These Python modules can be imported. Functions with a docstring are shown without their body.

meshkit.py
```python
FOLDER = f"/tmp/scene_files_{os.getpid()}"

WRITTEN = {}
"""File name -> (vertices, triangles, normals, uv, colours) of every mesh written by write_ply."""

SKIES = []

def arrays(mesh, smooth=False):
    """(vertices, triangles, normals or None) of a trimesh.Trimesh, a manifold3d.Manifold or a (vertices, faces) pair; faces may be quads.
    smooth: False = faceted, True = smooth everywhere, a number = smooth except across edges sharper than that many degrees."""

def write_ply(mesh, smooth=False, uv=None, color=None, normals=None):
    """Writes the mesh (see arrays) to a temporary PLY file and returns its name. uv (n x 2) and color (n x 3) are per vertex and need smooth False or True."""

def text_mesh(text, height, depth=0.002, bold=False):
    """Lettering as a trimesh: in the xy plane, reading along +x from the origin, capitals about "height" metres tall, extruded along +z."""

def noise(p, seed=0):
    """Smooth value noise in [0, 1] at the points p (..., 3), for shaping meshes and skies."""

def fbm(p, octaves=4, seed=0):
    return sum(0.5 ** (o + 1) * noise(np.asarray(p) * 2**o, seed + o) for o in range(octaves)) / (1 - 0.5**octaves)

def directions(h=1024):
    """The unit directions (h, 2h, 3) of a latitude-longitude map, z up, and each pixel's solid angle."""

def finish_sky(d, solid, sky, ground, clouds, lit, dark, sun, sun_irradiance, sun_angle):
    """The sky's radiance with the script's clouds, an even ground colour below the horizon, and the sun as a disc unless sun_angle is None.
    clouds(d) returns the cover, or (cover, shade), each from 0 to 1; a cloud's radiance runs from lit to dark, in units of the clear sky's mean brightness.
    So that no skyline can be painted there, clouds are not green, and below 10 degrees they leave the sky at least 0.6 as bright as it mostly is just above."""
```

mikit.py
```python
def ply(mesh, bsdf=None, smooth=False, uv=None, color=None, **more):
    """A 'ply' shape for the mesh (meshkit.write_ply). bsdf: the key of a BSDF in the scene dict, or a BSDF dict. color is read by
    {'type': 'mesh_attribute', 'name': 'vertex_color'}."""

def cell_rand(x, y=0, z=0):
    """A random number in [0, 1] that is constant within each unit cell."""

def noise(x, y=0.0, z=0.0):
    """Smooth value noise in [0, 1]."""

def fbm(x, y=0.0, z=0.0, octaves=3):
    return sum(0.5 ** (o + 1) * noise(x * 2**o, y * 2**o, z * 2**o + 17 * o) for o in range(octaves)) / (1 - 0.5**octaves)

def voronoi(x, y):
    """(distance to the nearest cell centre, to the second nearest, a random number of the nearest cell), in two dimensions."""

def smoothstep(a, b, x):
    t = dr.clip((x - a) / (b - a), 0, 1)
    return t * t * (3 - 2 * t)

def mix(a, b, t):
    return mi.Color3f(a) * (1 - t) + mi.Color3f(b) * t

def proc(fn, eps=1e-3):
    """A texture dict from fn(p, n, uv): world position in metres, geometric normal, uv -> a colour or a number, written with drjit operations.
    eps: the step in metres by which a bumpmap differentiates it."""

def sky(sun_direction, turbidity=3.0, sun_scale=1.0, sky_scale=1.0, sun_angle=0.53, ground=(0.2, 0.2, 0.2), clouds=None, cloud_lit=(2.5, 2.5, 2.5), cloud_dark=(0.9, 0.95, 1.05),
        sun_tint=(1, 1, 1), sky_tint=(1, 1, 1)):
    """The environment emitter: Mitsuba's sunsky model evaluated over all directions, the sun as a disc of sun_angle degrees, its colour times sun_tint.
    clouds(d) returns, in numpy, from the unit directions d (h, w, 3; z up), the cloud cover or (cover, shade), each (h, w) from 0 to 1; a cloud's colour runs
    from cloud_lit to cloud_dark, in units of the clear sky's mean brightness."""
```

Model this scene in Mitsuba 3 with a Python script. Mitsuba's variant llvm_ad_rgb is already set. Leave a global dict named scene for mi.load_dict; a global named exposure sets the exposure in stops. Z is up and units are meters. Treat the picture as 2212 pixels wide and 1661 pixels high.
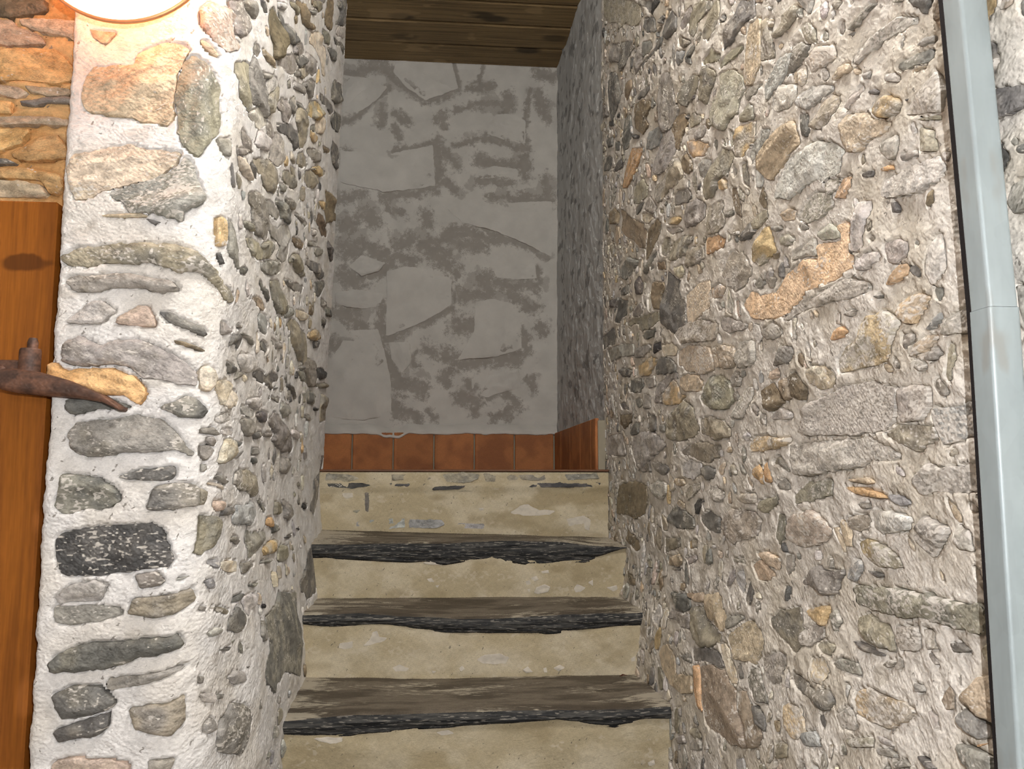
import math
import numpy as np, drjit as dr, mitsuba as mi, trimesh, mikit, meshkit
from scipy.spatial import Delaunay
from scipy.ndimage import gaussian_filter
import shapely
from shapely.geometry import Polygon, Point
from mikit import proc, smoothstep, mix, voronoi, cell_rand

T = mi.ScalarTransform4f
scene, labels = {"type": "scene"}, {}

# ---------------------------------------------------------------- camera, lights, exposure
EYE = (0.0, 0.0, 1.5)
YAW, PITCH, FOCAL = math.radians(5.1), math.atan(199.5 / 1800.0), 1800.0
look = (math.sin(YAW) * math.cos(PITCH), math.cos(YAW) * math.cos(PITCH), math.sin(PITCH))
scene["camera"] = {"type": "perspective", "fov": 2 * math.degrees(math.atan(1106.0 / FOCAL)), "fov_axis": "x", "near_clip": 0.02, "far_clip": 50.0,
                   "to_world": T().look_at(origin=EYE, target=[EYE[k] + look[k] for k in range(3)], up=[0, 0, 1])}
exposure = -0.27
FLASH = 5.2      # the camera's flash, beside and above the lens
ROOM_FILL = 32.0      # unseen fill lamp added in the room behind the camera
GLOBE = (7.2, 2.7, 1.2)
STAIR_FILL = 64.0     # unseen fill globe added above the foot of the stairs
LANDING_FILL = 8.5    # unseen fill lamp added on the landing, round the corner to the left
scene["camera_flash"] = {"type": "point", "position": [0.07, -0.03, 1.62], "intensity": {"type": "rgb", "value": [FLASH, FLASH * 1.0, FLASH * 1.02]}}
# the white globe on the wall and the added fill lamps are built further down, each with its own light


# ---------------------------------------------------------------- helpers
def rgb(*c):
    return {"type": "rgb", "value": [float(v) for v in c]}


def struct(name, mesh, bsdf, smooth=False, **kw):
    scene[name] = mikit.ply(mesh, bsdf, smooth, **kw)
    if "__" not in name:
        labels[name] = {"kind": "structure"}
    return name


taken = {}


def part(parent, name, mesh, bsdf, smooth=False, label=None, **kw):
    base = parent + "__" + name
    n = taken.get(base, 0)
    taken[base] = n + 1
    key = base if n == 0 else f"{base}_{n:03d}"
    scene[key] = mikit.ply(mesh, bsdf, smooth, **kw)
    if label:
        labels[key] = {"label": label}
    return key


def thing(name, label, category, group=None):
    labels[name] = {"label": label, "category": category}
    if group:
        labels[name]["group"] = group
    return name


def box(x0, x1, y0, y1, z0, z1, bevel=0.0):
    m = trimesh.creation.box(bounds=[(x0, y0, z0), (x1, y1, z1)])
    if bevel:
        pts = []
        for sx in (0, 1):
            for sy in (0, 1):
                for sz in (0, 1):
                    c = np.array([(x0, x1)[sx], (y0, y1)[sy], (z0, z1)[sz]])
                    d = np.array([1 - 2 * sx, 1 - 2 * sy, 1 - 2 * sz]) * bevel
                    pts += [c + d * (1, 1, 0), c + d * (1, 0, 1), c + d * (0, 1, 1)]
        m = trimesh.convex.convex_hull(np.array(pts))
    return m


def grid_mesh(P):
    """Triangles over a grid of points (n, m, 3); the face turns to d(row) x d(column)."""
    n, m = P.shape[:2]
    i, j = np.meshgrid(np.arange(n - 1), np.arange(m - 1), indexing="ij")
    a = (i * m + j).ravel()
    f = np.vstack([np.stack([a, a + m, a + m + 1], 1), np.stack([a, a + m + 1, a + 1], 1)])
    return trimesh.Trimesh(P.reshape(-1, 3), f, process=False)


def lathe(profile, n=48):
    """(radius, height) pairs turned about z."""
    return trimesh.creation.revolve(np.array(profile, float), sections=n)


def noise(x, y=0.0, z=0.0):
    """mikit.noise with its lattice sums shared between the eight corners (the same values, quicker)."""
    p = [mi.Float(v) for v in (x, y, z)]
    i = [dr.floor(v) for v in p]
    t = [(v - a) * (v - a) * (3 - 2 * (v - a)) for v, a in zip(p, i)]
    X, Y, Z = (mi.UInt32(mi.Int32(v) + 1000000) * k for v, k in zip(i, (374761393, 668265263, 2147483647)))

    def corner(s):
        s = (s ^ (s >> 13)) * 1274126177
        return mi.Float((s ^ (s >> 16)) & 0xFFFFFF)

    def edge(s):
        s = s + X
        return dr.lerp(corner(s), corner(s + 374761393), t[0])

    yz = Y + Z
    a = dr.lerp(edge(yz), edge(yz + 668265263), t[1])
    b = dr.lerp(edge(yz + 2147483647), edge(yz + 2147483647 + 668265263), t[1])
    return dr.lerp(a, b, t[2]) * (1.0 / 16777215.0)


def fbm(x, y=0.0, z=0.0, octaves=3):
    return sum(0.5 ** (o + 1) * noise(x * 2**o, y * 2**o, z * 2**o + 17 * o) for o in range(octaves)) / (1 - 0.5**octaves)


def sstep(a, b, x):
    t = np.clip((np.asarray(x, float) - a) / (b - a), 0, 1)
    return t * t * (3 - 2 * t)


def arc(cx, cy, r, a0, a1, n=14):
    a = np.radians(np.linspace(a0, a1, n))
    return [(cx + r * np.cos(t), cy + r * np.sin(t)) for t in a]


# the left masonry in plan: door reveal, pillar front, rounded corner, side of the stairs, far end
LEFT_PATH = np.array([(-0.648, 1.60), (-0.648, 1.47)] + arc(-0.636, 1.462, 0.012, 180, 270, 4) + arc(-0.462, 1.53, 0.08, 270, 360) + [(-0.400, 2.98)] + arc(-0.45, 2.98, 0.05, 0, 90, 6) + [(-0.75, 3.03)])
LEFT_PATH = LEFT_PATH[np.r_[True, np.linalg.norm(np.diff(LEFT_PATH, axis=0), axis=1) > 1e-6]]
LEFT_S = np.concatenate([[0], np.cumsum(np.linalg.norm(np.diff(LEFT_PATH, axis=0), axis=1))])
_d = np.gradient(LEFT_PATH, LEFT_S, axis=0)
LEFT_N = np.stack([_d[:, 1], -_d[:, 0]], 1) / np.linalg.norm(_d, axis=1, keepdims=True)


def left_surface(s, z):
    """(points, normals) of the left masonry's mean face at the run s along its plan and the height z."""
    p = np.stack([np.interp(s, LEFT_S, LEFT_PATH[:, k]) for k in (0, 1)], -1)
    n = np.stack([np.interp(s, LEFT_S, LEFT_N[:, k]) for k in (0, 1)], -1)
    n /= np.linalg.norm(n, axis=-1, keepdims=True)
    w = np.clip(n[..., 0], 0, 1) ** 2 * sstep(1.45, 1.75, p[..., 1])
    off = w * (0.027 * np.maximum(z - 1.5, 0) + 0.05 * (1 - sstep(0.95, 1.5, z)))
    return np.stack([p[..., 0] + off * n[..., 0], p[..., 1] + off * n[..., 1], z], -1), np.stack([n[..., 0], n[..., 1], 0 * z], -1)


def right_surface(s, z):
    """The right masonry: s is the distance into the passage."""
    x = 0.600 + 0.006 * (z - 1.5) - 0.05 * (1 - sstep(0.9, 1.35, z))
    return np.stack([x, s, z], -1), np.stack([-1 + 0 * z, 0 * z, 0 * z], -1)


def flat_surface(y):
    """A wall facing the camera's side (-y); s is x."""
    return lambda s, z: (np.stack([s, y + 0 * s, z], -1), np.stack([0 * s, -1 + 0 * s, 0 * s], -1))



def nz(p, f, seed, octaves=3):
    """Signed noise, about -1 to 1, at points (..., 3)."""
    return 2 * meshkit.fbm(np.asarray(p) * f, octaves, seed) - 1


# ---------------------------------------------------------------- materials
# stone kinds: colour, second colour of its veins and patches
KINDS = {
    "g": ((0.30, 0.28, 0.25), (0.24, 0.22, 0.185)),
    "d": ((0.130, 0.125, 0.115), (0.21, 0.195, 0.165)),
    "k": ((0.045, 0.044, 0.043), (0.085, 0.08, 0.075)),
    "o": ((0.28, 0.25, 0.185), (0.215, 0.20, 0.165)),
    "t": ((0.44, 0.355, 0.255), (0.36, 0.29, 0.205)),
    "y": ((0.44, 0.325, 0.175), (0.34, 0.30, 0.235)),
    "r": ((0.53, 0.345, 0.19), (0.44, 0.27, 0.14)),
    "b": ((0.20, 0.155, 0.10), (0.15, 0.12, 0.08)),
    "w": ((0.50, 0.47, 0.43), (0.43, 0.40, 0.355)),
    "l": ((0.36, 0.355, 0.34), (0.28, 0.275, 0.26)),
    "m": ((0.55, 0.50, 0.40), (0.47, 0.40, 0.29)),
    "q": ((0.68, 0.485, 0.315), (0.64, 0.44, 0.27)),
    "a": ((0.58, 0.37, 0.17), (0.46, 0.27, 0.11)),  # strong orange; over the door it carries the lamp glow as colour
    "p": ((0.51, 0.41, 0.33), (0.42, 0.345, 0.27)),
}
stone_colour, stone_vein, stone_lime = [], [], []
stone_tables = {}


def stone_index(kind, lime, rng, veil=0.0):
    """veil: how far a thin coat of lime slurry covers the whole stone."""
    a, b = (np.array(c) * (1 - veil) + np.array((0.56, 0.51, 0.43)) * veil for c in KINDS[kind])
    tone = np.exp(rng.normal(0, 0.12)) * (1 + rng.normal(0, 0.015, 3))
    stone_colour.append(a * tone)
    stone_vein.append(b * tone)
    stone_lime.append(lime / 6.0)
    return len(stone_colour) - 1


def stone_fn(p, n, uv):
    k = dr.floor(uv.x)
    u, v = uv.x - k - 0.5, uv.y
    i = mi.UInt32(dr.clip(k, 0, len(stone_colour) - 1))
    if "a" not in stone_tables:
        stone_tables["a"] = [mi.Float(np.array(stone_colour)[:, c].astype(np.float32)) for c in range(3)]
        stone_tables["b"] = [mi.Float(np.array(stone_vein)[:, c].astype(np.float32)) for c in range(3)]
        stone_tables["l"] = mi.Float(np.array(stone_lime).astype(np.float32))
    a = mi.Color3f(*[dr.gather(mi.Float, t, i) for t in stone_tables["a"]])
    b = mi.Color3f(*[dr.gather(mi.Float, t, i) for t in stone_tables["b"]])
    lime = dr.gather(mi.Float, stone_tables["l"], i)
    s = k * 3.17
    c = mix(a, b, smoothstep(0.42, 0.68, fbm(u * 26 + s, v * 34, s, 2)))
    streak = fbm(u * 22 + s, v * 210, s + 5.0, 2)
    grain = noise(p.x * 520, p.y * 520, p.z * 520)
    cloud = smoothstep(0.25, 0.75, fbm(u * 75 + s, v * 110 + 3.0, s, 3))
    c = c * (0.32 + 0.46 * streak + 0.44 * grain + 0.52 * cloud)
    smear = 0.40 * fbm(u * 30 + s, v * 40, s, 2) + 0.60 * fbm(u * 170 + s, v * 330, s, 2)
    th = 0.76 - 0.30 * lime
    m = smoothstep(th, th + 0.09, smear) * 0.75
    return mix(c, mi.Color3f(0.60, 0.56, 0.50), m)


def grit(p, n, uv):
    return 0.75 * fbm(p.x * 270, p.y * 270, p.z * 270, 2) + 0.4 * noise(p.x * 70, p.y * 70, p.z * 70)


def bump_of(inner, fn, height, eps=0.0012):
    return {"type": "bumpmap", "tex": proc(fn, eps), "scale": float(height), "bsdf": inner}


def rough(colour, roughness=0.75, specular=0.35):
    return {"type": "principled", "base_color": colour, "roughness": roughness, "specular": specular}


scene["stone"] = {"type": "twosided", "bsdf": bump_of(rough(proc(stone_fn), 0.62, 0.4), grit, 0.0035)}


def mortar(base, warm, dirt, bump=0.0032):
    base, warm = mi.ScalarColor3f(base), mi.ScalarColor3f(warm)

    def fn(p, n, uv):
        c = mix(base, warm, smoothstep(0.40, 0.72, fbm(p.x * 9 + 3, p.y * 9, p.z * 9, 2)))
        c = c * (0.64 + 0.28 * fbm(p.x * 55, p.y * 55, p.z * 55, 2) + 0.24 * noise(p.x * 560, p.y * 560, p.z * 560) + 0.20 * noise(p.x * 230, p.y * 230, p.z * 230))
        w = 0.5 * noise(p.x * 200, p.y * 200, p.z * 200)
        q = voronoi((p.x + p.y) * 62 + w, p.z * 62 + 1.7 * w)
        speck = smoothstep(0.20, 0.14, q[0] + 0.22 * cell_rand(dr.floor(q[2] * 4096))) * smoothstep(0.72, 0.73, q[2])
        c = mix(c, mi.Color3f(0.20, 0.18, 0.155), speck * 0.8)
        stain = smoothstep(0.62, 0.74, fbm(p.x * 21 + 9, p.y * 21, p.z * 21 + 4, 3)) * dirt
        return mix(c, mi.Color3f(0.30, 0.26, 0.20), stain)
    return {"type": "twosided", "bsdf": bump_of({"type": "diffuse", "reflectance": proc(fn)}, grit, bump)}


scene["mortar_white"] = mortar((0.71, 0.69, 0.66), (0.66, 0.625, 0.57), 0.3)
scene["mortar_lamp_glow"] = mortar((0.62, 0.40, 0.19), (0.54, 0.30, 0.12), 0.25)  # orange glow of the globe lamp put into the mortar colour
scene["mortar_tan"] = mortar((0.65, 0.61, 0.545), (0.565, 0.515, 0.43), 0.5, 0.0028)


def sandy(p, n, uv):
    """The cement of the risers: sandy, with damp brown patches and specks of aggregate."""
    c = mix((0.41, 0.345, 0.225), (0.51, 0.445, 0.32), smoothstep(0.36, 0.66, fbm(p.x * 11, p.y * 11, p.z * 11 + 2, 4)))
    c = mix(c, (0.31, 0.25, 0.15), 0.7 * smoothstep(0.55, 0.72, fbm(p.x * 8 + 5, p.y * 8, p.z * 14, 3)))
    c = c * (0.80 + 0.24 * noise(p.x * 420, p.y * 420, p.z * 420) + 0.16 * fbm(p.x * 120, p.y * 120, p.z * 120, 2))
    w = 0.6 * fbm(p.x * 90, p.z * 90, 4.0, 3)
    q = voronoi(p.x * 95 + 2 * w, p.z * 95 + 3 * w)
    c = mix(c, mi.Color3f(0.10, 0.09, 0.075), 0.75 * smoothstep(0.20, 0.12, q[0] + 0.25 * cell_rand(dr.floor(q[2] * 4096))) * smoothstep(0.80, 0.81, q[2]))
    blot = smoothstep(0.60, 0.70, 0.6 * fbm(p.x * 26, p.y * 26, p.z * 26, 3) + 0.4 * fbm(p.x * 120, p.y * 120, p.z * 120, 3))
    return mix(c, mi.Color3f(0.54, 0.48, 0.38), 0.45 * blot)


scene["cement"] = {"type": "twosided", "bsdf": bump_of({"type": "diffuse", "reflectance": proc(sandy)}, grit, 0.0014)}
scene["lime_plaster"] = {"type": "twosided", "bsdf": bump_of({"type": "diffuse", "reflectance": proc(lambda p, n, uv: mi.Color3f(0.56, 0.51, 0.425) * (0.8 + 0.35 * fbm(p.x * 90, p.y * 90, p.z * 90, 3)))}, grit, 0.0012)}


def slate(p, n, uv):
    """Worn slate slab: dark, streaked along its bedding, lime dust trodden into it in streaks towards the ends."""
    c = mix((0.020, 0.0205, 0.021), (0.060, 0.058, 0.053), smoothstep(0.40, 0.70, fbm(p.x * 22, p.y * 60, p.z * 190, 4)))
    c = c * (0.60 + 0.8 * noise(p.x * 120, p.y * 300, p.z * 520))
    fleck = fbm(p.x * 70 + 1.3, p.y * 120, p.z * 330, 4)
    return mix(c, mi.Color3f(0.24, 0.22, 0.19), 0.7 * smoothstep(0.58, 0.72, fleck))


scene["slate"] = {"type": "twosided", "bsdf": bump_of(rough(proc(slate), 0.7, 0.22), lambda p, n, uv: fbm(p.x * 30, p.y * 120, p.z * 300, 3), 0.0020)}



def slate_worn(p, n, uv):
    """The trodden top of a slab: brown-grey, with pale mortar dust caught in its bedding, more of it at the walls."""
    c = mix((0.062, 0.050, 0.036), (0.115, 0.096, 0.072), smoothstep(0.35, 0.68, fbm(p.x * 9, p.y * 26, 2.0, 4)))
    c = c * (0.70 + 0.35 * noise(p.x * 60, p.y * 260, 3.0) + 0.25 * noise(p.x * 400, p.y * 400, 3.0))
    swept = dr.square((p.x - 0.10) / 0.47)
    dust = fbm(p.x * 7 + 1.3, p.y * 22, 5.0, 4) + 0.34 * swept * swept - 0.09
    grainy = 0.5 * (fbm(p.x * 60, p.y * 240, 7.0, 3) - 0.5)
    return mix(c, mi.Color3f(0.36, 0.32, 0.25), 0.85 * smoothstep(0.56, 0.80, dust + grainy))


scene["slate_worn"] = {"type": "twosided", "bsdf": bump_of(rough(proc(slate_worn), 0.65, 0.25), lambda p, n, uv: fbm(p.x * 30, p.y * 120, p.z * 60, 3), 0.0020)}
JOINTS = np.array([[float(v) / 1000 for v in r.split(",")] for r in """-483,3519,-383,3528,20
-384,3554,-283,3559,24
-283,3559,-232,3499,18
-232,3499,-88,3390,15
-88,3390,89,3442,13
62,3601,93,3469,8
-265,3453,-404,3298,11
-412,3289,-477,3273,16
148,3471,268,3476,13
212,3581,204,3491,8
90,3353,174,3383,15
191,3379,345,3390,18
345,3435,349,3372,20
294,3326,337,3363,15
-297,3346,-295,3258,16
-229,3314,-179,3280,20
-220,3226,-202,3183,15
-11,3287,22,3324,18
22,3306,31,3253,12
-234,3112,-118,3143,13
-118,3143,-10,3186,16
-18,3155,-8,2964,18
-272,2887,-24,2933,18
74,3167,226,3212,15
226,3212,311,3194,13
311,3185,439,3154,16
440,3466,439,3163,11
193,3093,269,3069,20
269,3065,422,3083,18
422,3109,430,3004,18
176,2970,362,2985,16
261,2894,532,2894,18
533,3008,541,2885,20
-473,3087,-415,3063,24
-485,2872,-387,2883,23
-255,2870,-251,2827,16
-353,2799,-327,2740,28
-474,2744,-433,2720,28
-409,2772,-336,2765,15
-73,2807,-56,2747,23
-222,2820,-180,2795,16
194,2746,396,2665,13
396,2665,531,2591,16
-203,2650,-137,2668,24
28,2698,127,2727,20
128,2718,195,2668,24
-463,2626,-406,2602,33
-382,2637,-267,2580,24
-267,2580,-225,2531,20
-266,2505,-330,2478,16
-54,2611,29,2596,20
28,2664,195,2643,24
492,3558,570,3543,24
517,3370,534,3326,20
16,3130,75,3045,18
25,2974,93,2915,16
491,3450,534,3380,18
-447,2608,-406,2592,33
-460,2490,-403,2449,33
-306,2485,-266,2519,23
-267,2595,-226,2537,18
-185,2580,-136,2556,24
-29,2601,29,2543,28
-87,2633,12,2662,24
61,2688,144,2699,20
178,2683,345,2679,18
79,2527,96,2494,18
113,2393,229,2386,24
220,2471,237,2420,28
270,2438,480,2459,24
362,2406,379,2381,24
-512,2297,-392,2291,24
-456,2282,-366,2225,20
-271,2318,-277,2202,18
-260,2169,-220,2170,16
-220,2182,64,2316,15
67,2459,72,2341,8
-509,2133,-436,2126,24
-260,2128,-234,2054,20
-242,2038,-217,1989,23
-217,1964,-87,1925,28
-114,2122,-105,2039,10
-57,2123,-16,2107,24
41,2099,66,2075,28
34,2000,66,2017,20
18,1975,42,1959,16
98,2241,163,2242,33
115,2050,395,2087,23
420,2171,437,2113,20
421,2247,420,2171,11
149,1960,157,1935,16
-215,1867,-190,1802,24
-190,1802,-101,1786,18
-45,1811,-29,1787,15
100,1877,182,1870,23
231,1903,313,1912,15
313,1904,387,1839,18
346,1805,379,1839,18
247,1788,346,1797,12
512,2248,529,2215,20
445,1980,470,1930,16
497,2537,505,2468,10
182,1862,174,1796,15
429,2348,479,2332,20""".split()])


def paint(p, base):
    brush = fbm(p.x * 14 + p.y * 14, p.z * 14, 3.0, 3)
    c = mi.Color3f(base) * (0.88 + 0.22 * brush + 0.05 * noise(p.x * 300, p.y * 300, p.z * 300))
    return c


def back_wall_fn(p, n, uv):
    """Whitewash with the bare grey joints showing through, ragged at their edges."""
    x, z = p.x, p.z
    wob = 0.055 * (fbm(x * 16, z * 16, 2.0, 3) - 0.5)
    wob2 = 0.055 * (fbm(x * 16 + 31, z * 16, 7.0, 3) - 0.5)
    x, z = x + wob, z + wob2
    best = mi.Float(9)
    for x0, z0, x1, z1, r in JOINTS:
        ax, az = x1 - x0, z1 - z0
        t = dr.clip(((x - x0) * ax + (z - z0) * az) / (ax * ax + az * az + 1e-9), 0, 1)
        d = dr.sqrt(dr.square(x - x0 - t * ax) + dr.square(z - z0 - t * az))
        best = dr.minimum(best, d / r)
    ragged = fbm(p.x * 70, p.z * 70, 1.0, 4) + 0.4 * (noise(p.x * 330, p.z * 330, 4.0) - 0.5)
    patch = smoothstep(0.56, 0.70, fbm(p.x * 13 + 4, p.z * 13, 9.0, 3)) * smoothstep(4.5, 1.5, best)
    bare = dr.maximum(smoothstep(2.3, 0.7, best + 2.8 * (ragged - 0.5)), 0.55 * smoothstep(0.35, 0.75, patch + 0.9 * (ragged - 0.5)))
    c = paint(p, (0.47, 0.45, 0.41))
    grey = mix((0.205, 0.185, 0.16), (0.27, 0.245, 0.215), fbm(p.x * 40, p.z * 40, 6.0, 3))
    return mix(c, grey, bare * 0.80)


scene["whitewash"] = {"type": "twosided", "bsdf": bump_of({"type": "diffuse", "reflectance": proc(back_wall_fn)}, lambda p, n, uv: fbm(p.x * 60, p.y * 60, p.z * 60, 2), 0.004)}
scene["whitewash_plain"] = {"type": "twosided", "bsdf": bump_of({"type": "diffuse", "reflectance": proc(lambda p, n, uv: paint(p, (0.475, 0.455, 0.415)))}, lambda p, n, uv: fbm(p.x * 60, p.y * 60, p.z * 60, 3), 0.002)}


def landing_fn(p, n, uv):
    c = paint(p, (0.50, 0.505, 0.49))
    scar = smoothstep(0.60, 0.70, fbm(p.y * 22, p.z * 24, 8.0, 4))
    return mix(c, mi.Color3f(0.20, 0.20, 0.195), 0.75 * scar)


scene["whitewash_cool"] = {"type": "twosided", "bsdf": bump_of({"type": "diffuse", "reflectance": proc(landing_fn)}, lambda p, n, uv: fbm(p.y * 30, p.z * 60, 4.0, 4), 0.008)}


def wood(base, dark, along, across, seed, knots, marks=()):
    """Sawn boards: grain along one axis; knots as dark ovals drawn out along it."""
    def fn(p, n, uv):
        q = dict(x=p.x, y=p.y, z=p.z)
        u, v = q[along], q[across]
        bend = 0.02 * fbm(u * 3 + seed, v * 9, seed, 2)
        g = fbm((v + bend) * 150, u * 3.5, seed, 3)
        c = mix(base, dark, smoothstep(0.30, 0.78, g) * 0.55 + 0.35 * smoothstep(0.45, 0.75, fbm(u * 2.2 + seed, v * 5, seed + 2, 3)))
        k = voronoi(u * knots[0] + seed, v * knots[1])
        c = mix(c, mi.Color3f(dark) * 0.35, 0.8 * smoothstep(0.19, 0.09, k[0]) * smoothstep(0.45, 0.5, k[2]))
        for mu, mv, ru, rv in marks:
            d = dr.sqrt(dr.square((u - mu) / ru) + dr.square((v - mv) / rv)) + 0.5 * (fbm(u * 60, v * 60, seed, 2) - 0.5)
            c = mix(c, mi.Color3f(dark) * 0.55, 0.85 * smoothstep(1.15, 0.75, d))
        scuff = smoothstep(0.68, 0.78, fbm(u * 7 + 3, v * 15, seed + 8, 3))
        c = mix(c, mi.Color3f(base) * 1.7 + 0.02, 0.35 * scuff)
        return c * (0.88 + 0.2 * noise(u * 40, v * 500, seed))
    return proc(fn)


scene["ceiling_wood"] = {"type": "twosided", "bsdf": rough(wood((0.195, 0.130, 0.058), (0.065, 0.042, 0.018), "x", "y", 3.0, (2.3, 5.0)), 0.6, 0.3)}
scene["door_wood"] = {"type": "twosided", "bsdf": rough(wood((0.28, 0.090, 0.0115), (0.16, 0.048, 0.0075), "z", "x", 11.0, (1.1, 2.0), ((1.868, -0.715, 0.016, 0.042),)), 0.55, 0.2)}
scene["dark_wood"] = {"type": "twosided", "bsdf": rough(rgb(0.09, 0.05, 0.03), 0.6, 0.3)}


def terracotta_fn(p, n, uv):
    c = mix((0.33, 0.130, 0.045), (0.24, 0.088, 0.032), smoothstep(0.35, 0.7, fbm(p.x * 13 + p.y * 13, p.z * 13, 2.0, 3)))
    t = cell_rand(dr.floor((p.x + 0.3858) / 0.1935), dr.floor(p.y / 0.25), 3.0)
    return c * (0.82 + 0.36 * t) * (0.9 + 0.2 * noise(p.x * 260, p.y * 260, p.z * 260))


scene["terracotta"] = {"type": "twosided", "bsdf": rough(proc(terracotta_fn), 0.6, 0.2)}
scene["dark_tile"] = {"type": "twosided", "bsdf": rough(proc(lambda p, n, uv: mi.Color3f(0.125, 0.055, 0.028) * (0.75 + 0.5 * fbm(p.x * 30, p.y * 30, p.z * 30, 3))), 0.5, 0.3)}
scene["grout"] = {"type": "twosided", "bsdf": {"type": "diffuse", "reflectance": rgb(0.27, 0.24, 0.18)}}


def zinc_fn(p, n, uv):
    q = voronoi(p.x * 60 + p.y * 60, p.z * 34)
    c = mi.Color3f(0.295, 0.34, 0.345) * (0.82 + 0.05 * q[2] + 0.26 * fbm(p.x * 60 + p.y * 60, p.z * 9, 1.0, 4))
    return mix(c, mi.Color3f(0.25, 0.245, 0.22), 0.6 * smoothstep(0.60, 0.74, fbm(p.x * 30 + p.y * 30, p.z * 9, 4.0, 4)))


scene["galvanised"] = {"type": "twosided", "bsdf": {"type": "principled", "base_color": proc(zinc_fn), "roughness": 0.48, "metallic": 0.15, "specular": 0.5}}


def rust_fn(p, n, uv):
    c = mix((0.050, 0.024, 0.015), (0.135, 0.062, 0.036), smoothstep(0.35, 0.7, fbm(p.x * 45, p.y * 45, p.z * 45, 4)))
    return c * (0.75 + 0.5 * noise(p.x * 300, p.y * 300, p.z * 300))


scene["rusty_iron"] = {"type": "twosided", "bsdf": bump_of(rough(proc(rust_fn), 0.6, 0.5), grit, 0.0015)}
scene["black_matte"] = {"type": "twosided", "bsdf": rough(rgb(0.012, 0.010, 0.010), 0.7, 0.2)}  # plain black for the strip beside the post
scene["plain_plaster"] = {"type": "twosided", "bsdf": {"type": "diffuse", "reflectance": rgb(0.36, 0.34, 0.32)}}
scene["floor_stone"] = {"type": "twosided", "bsdf": {"type": "diffuse", "reflectance": rgb(0.33, 0.30, 0.26)}}
scene["copper"] = {"type": "twosided", "bsdf": {"type": "principled", "base_color": rgb(0.75, 0.36, 0.16), "roughness": 0.4, "metallic": 0.4}}
scene["opal"] = {"type": "twosided", "bsdf": {"type": "diffuse", "reflectance": rgb(0.8, 0.78, 0.74)}}
scene["leaf_brown"] = {"type": "twosided", "bsdf": {"type": "diffuse", "reflectance": rgb(0.07, 0.03, 0.02)}}


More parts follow.
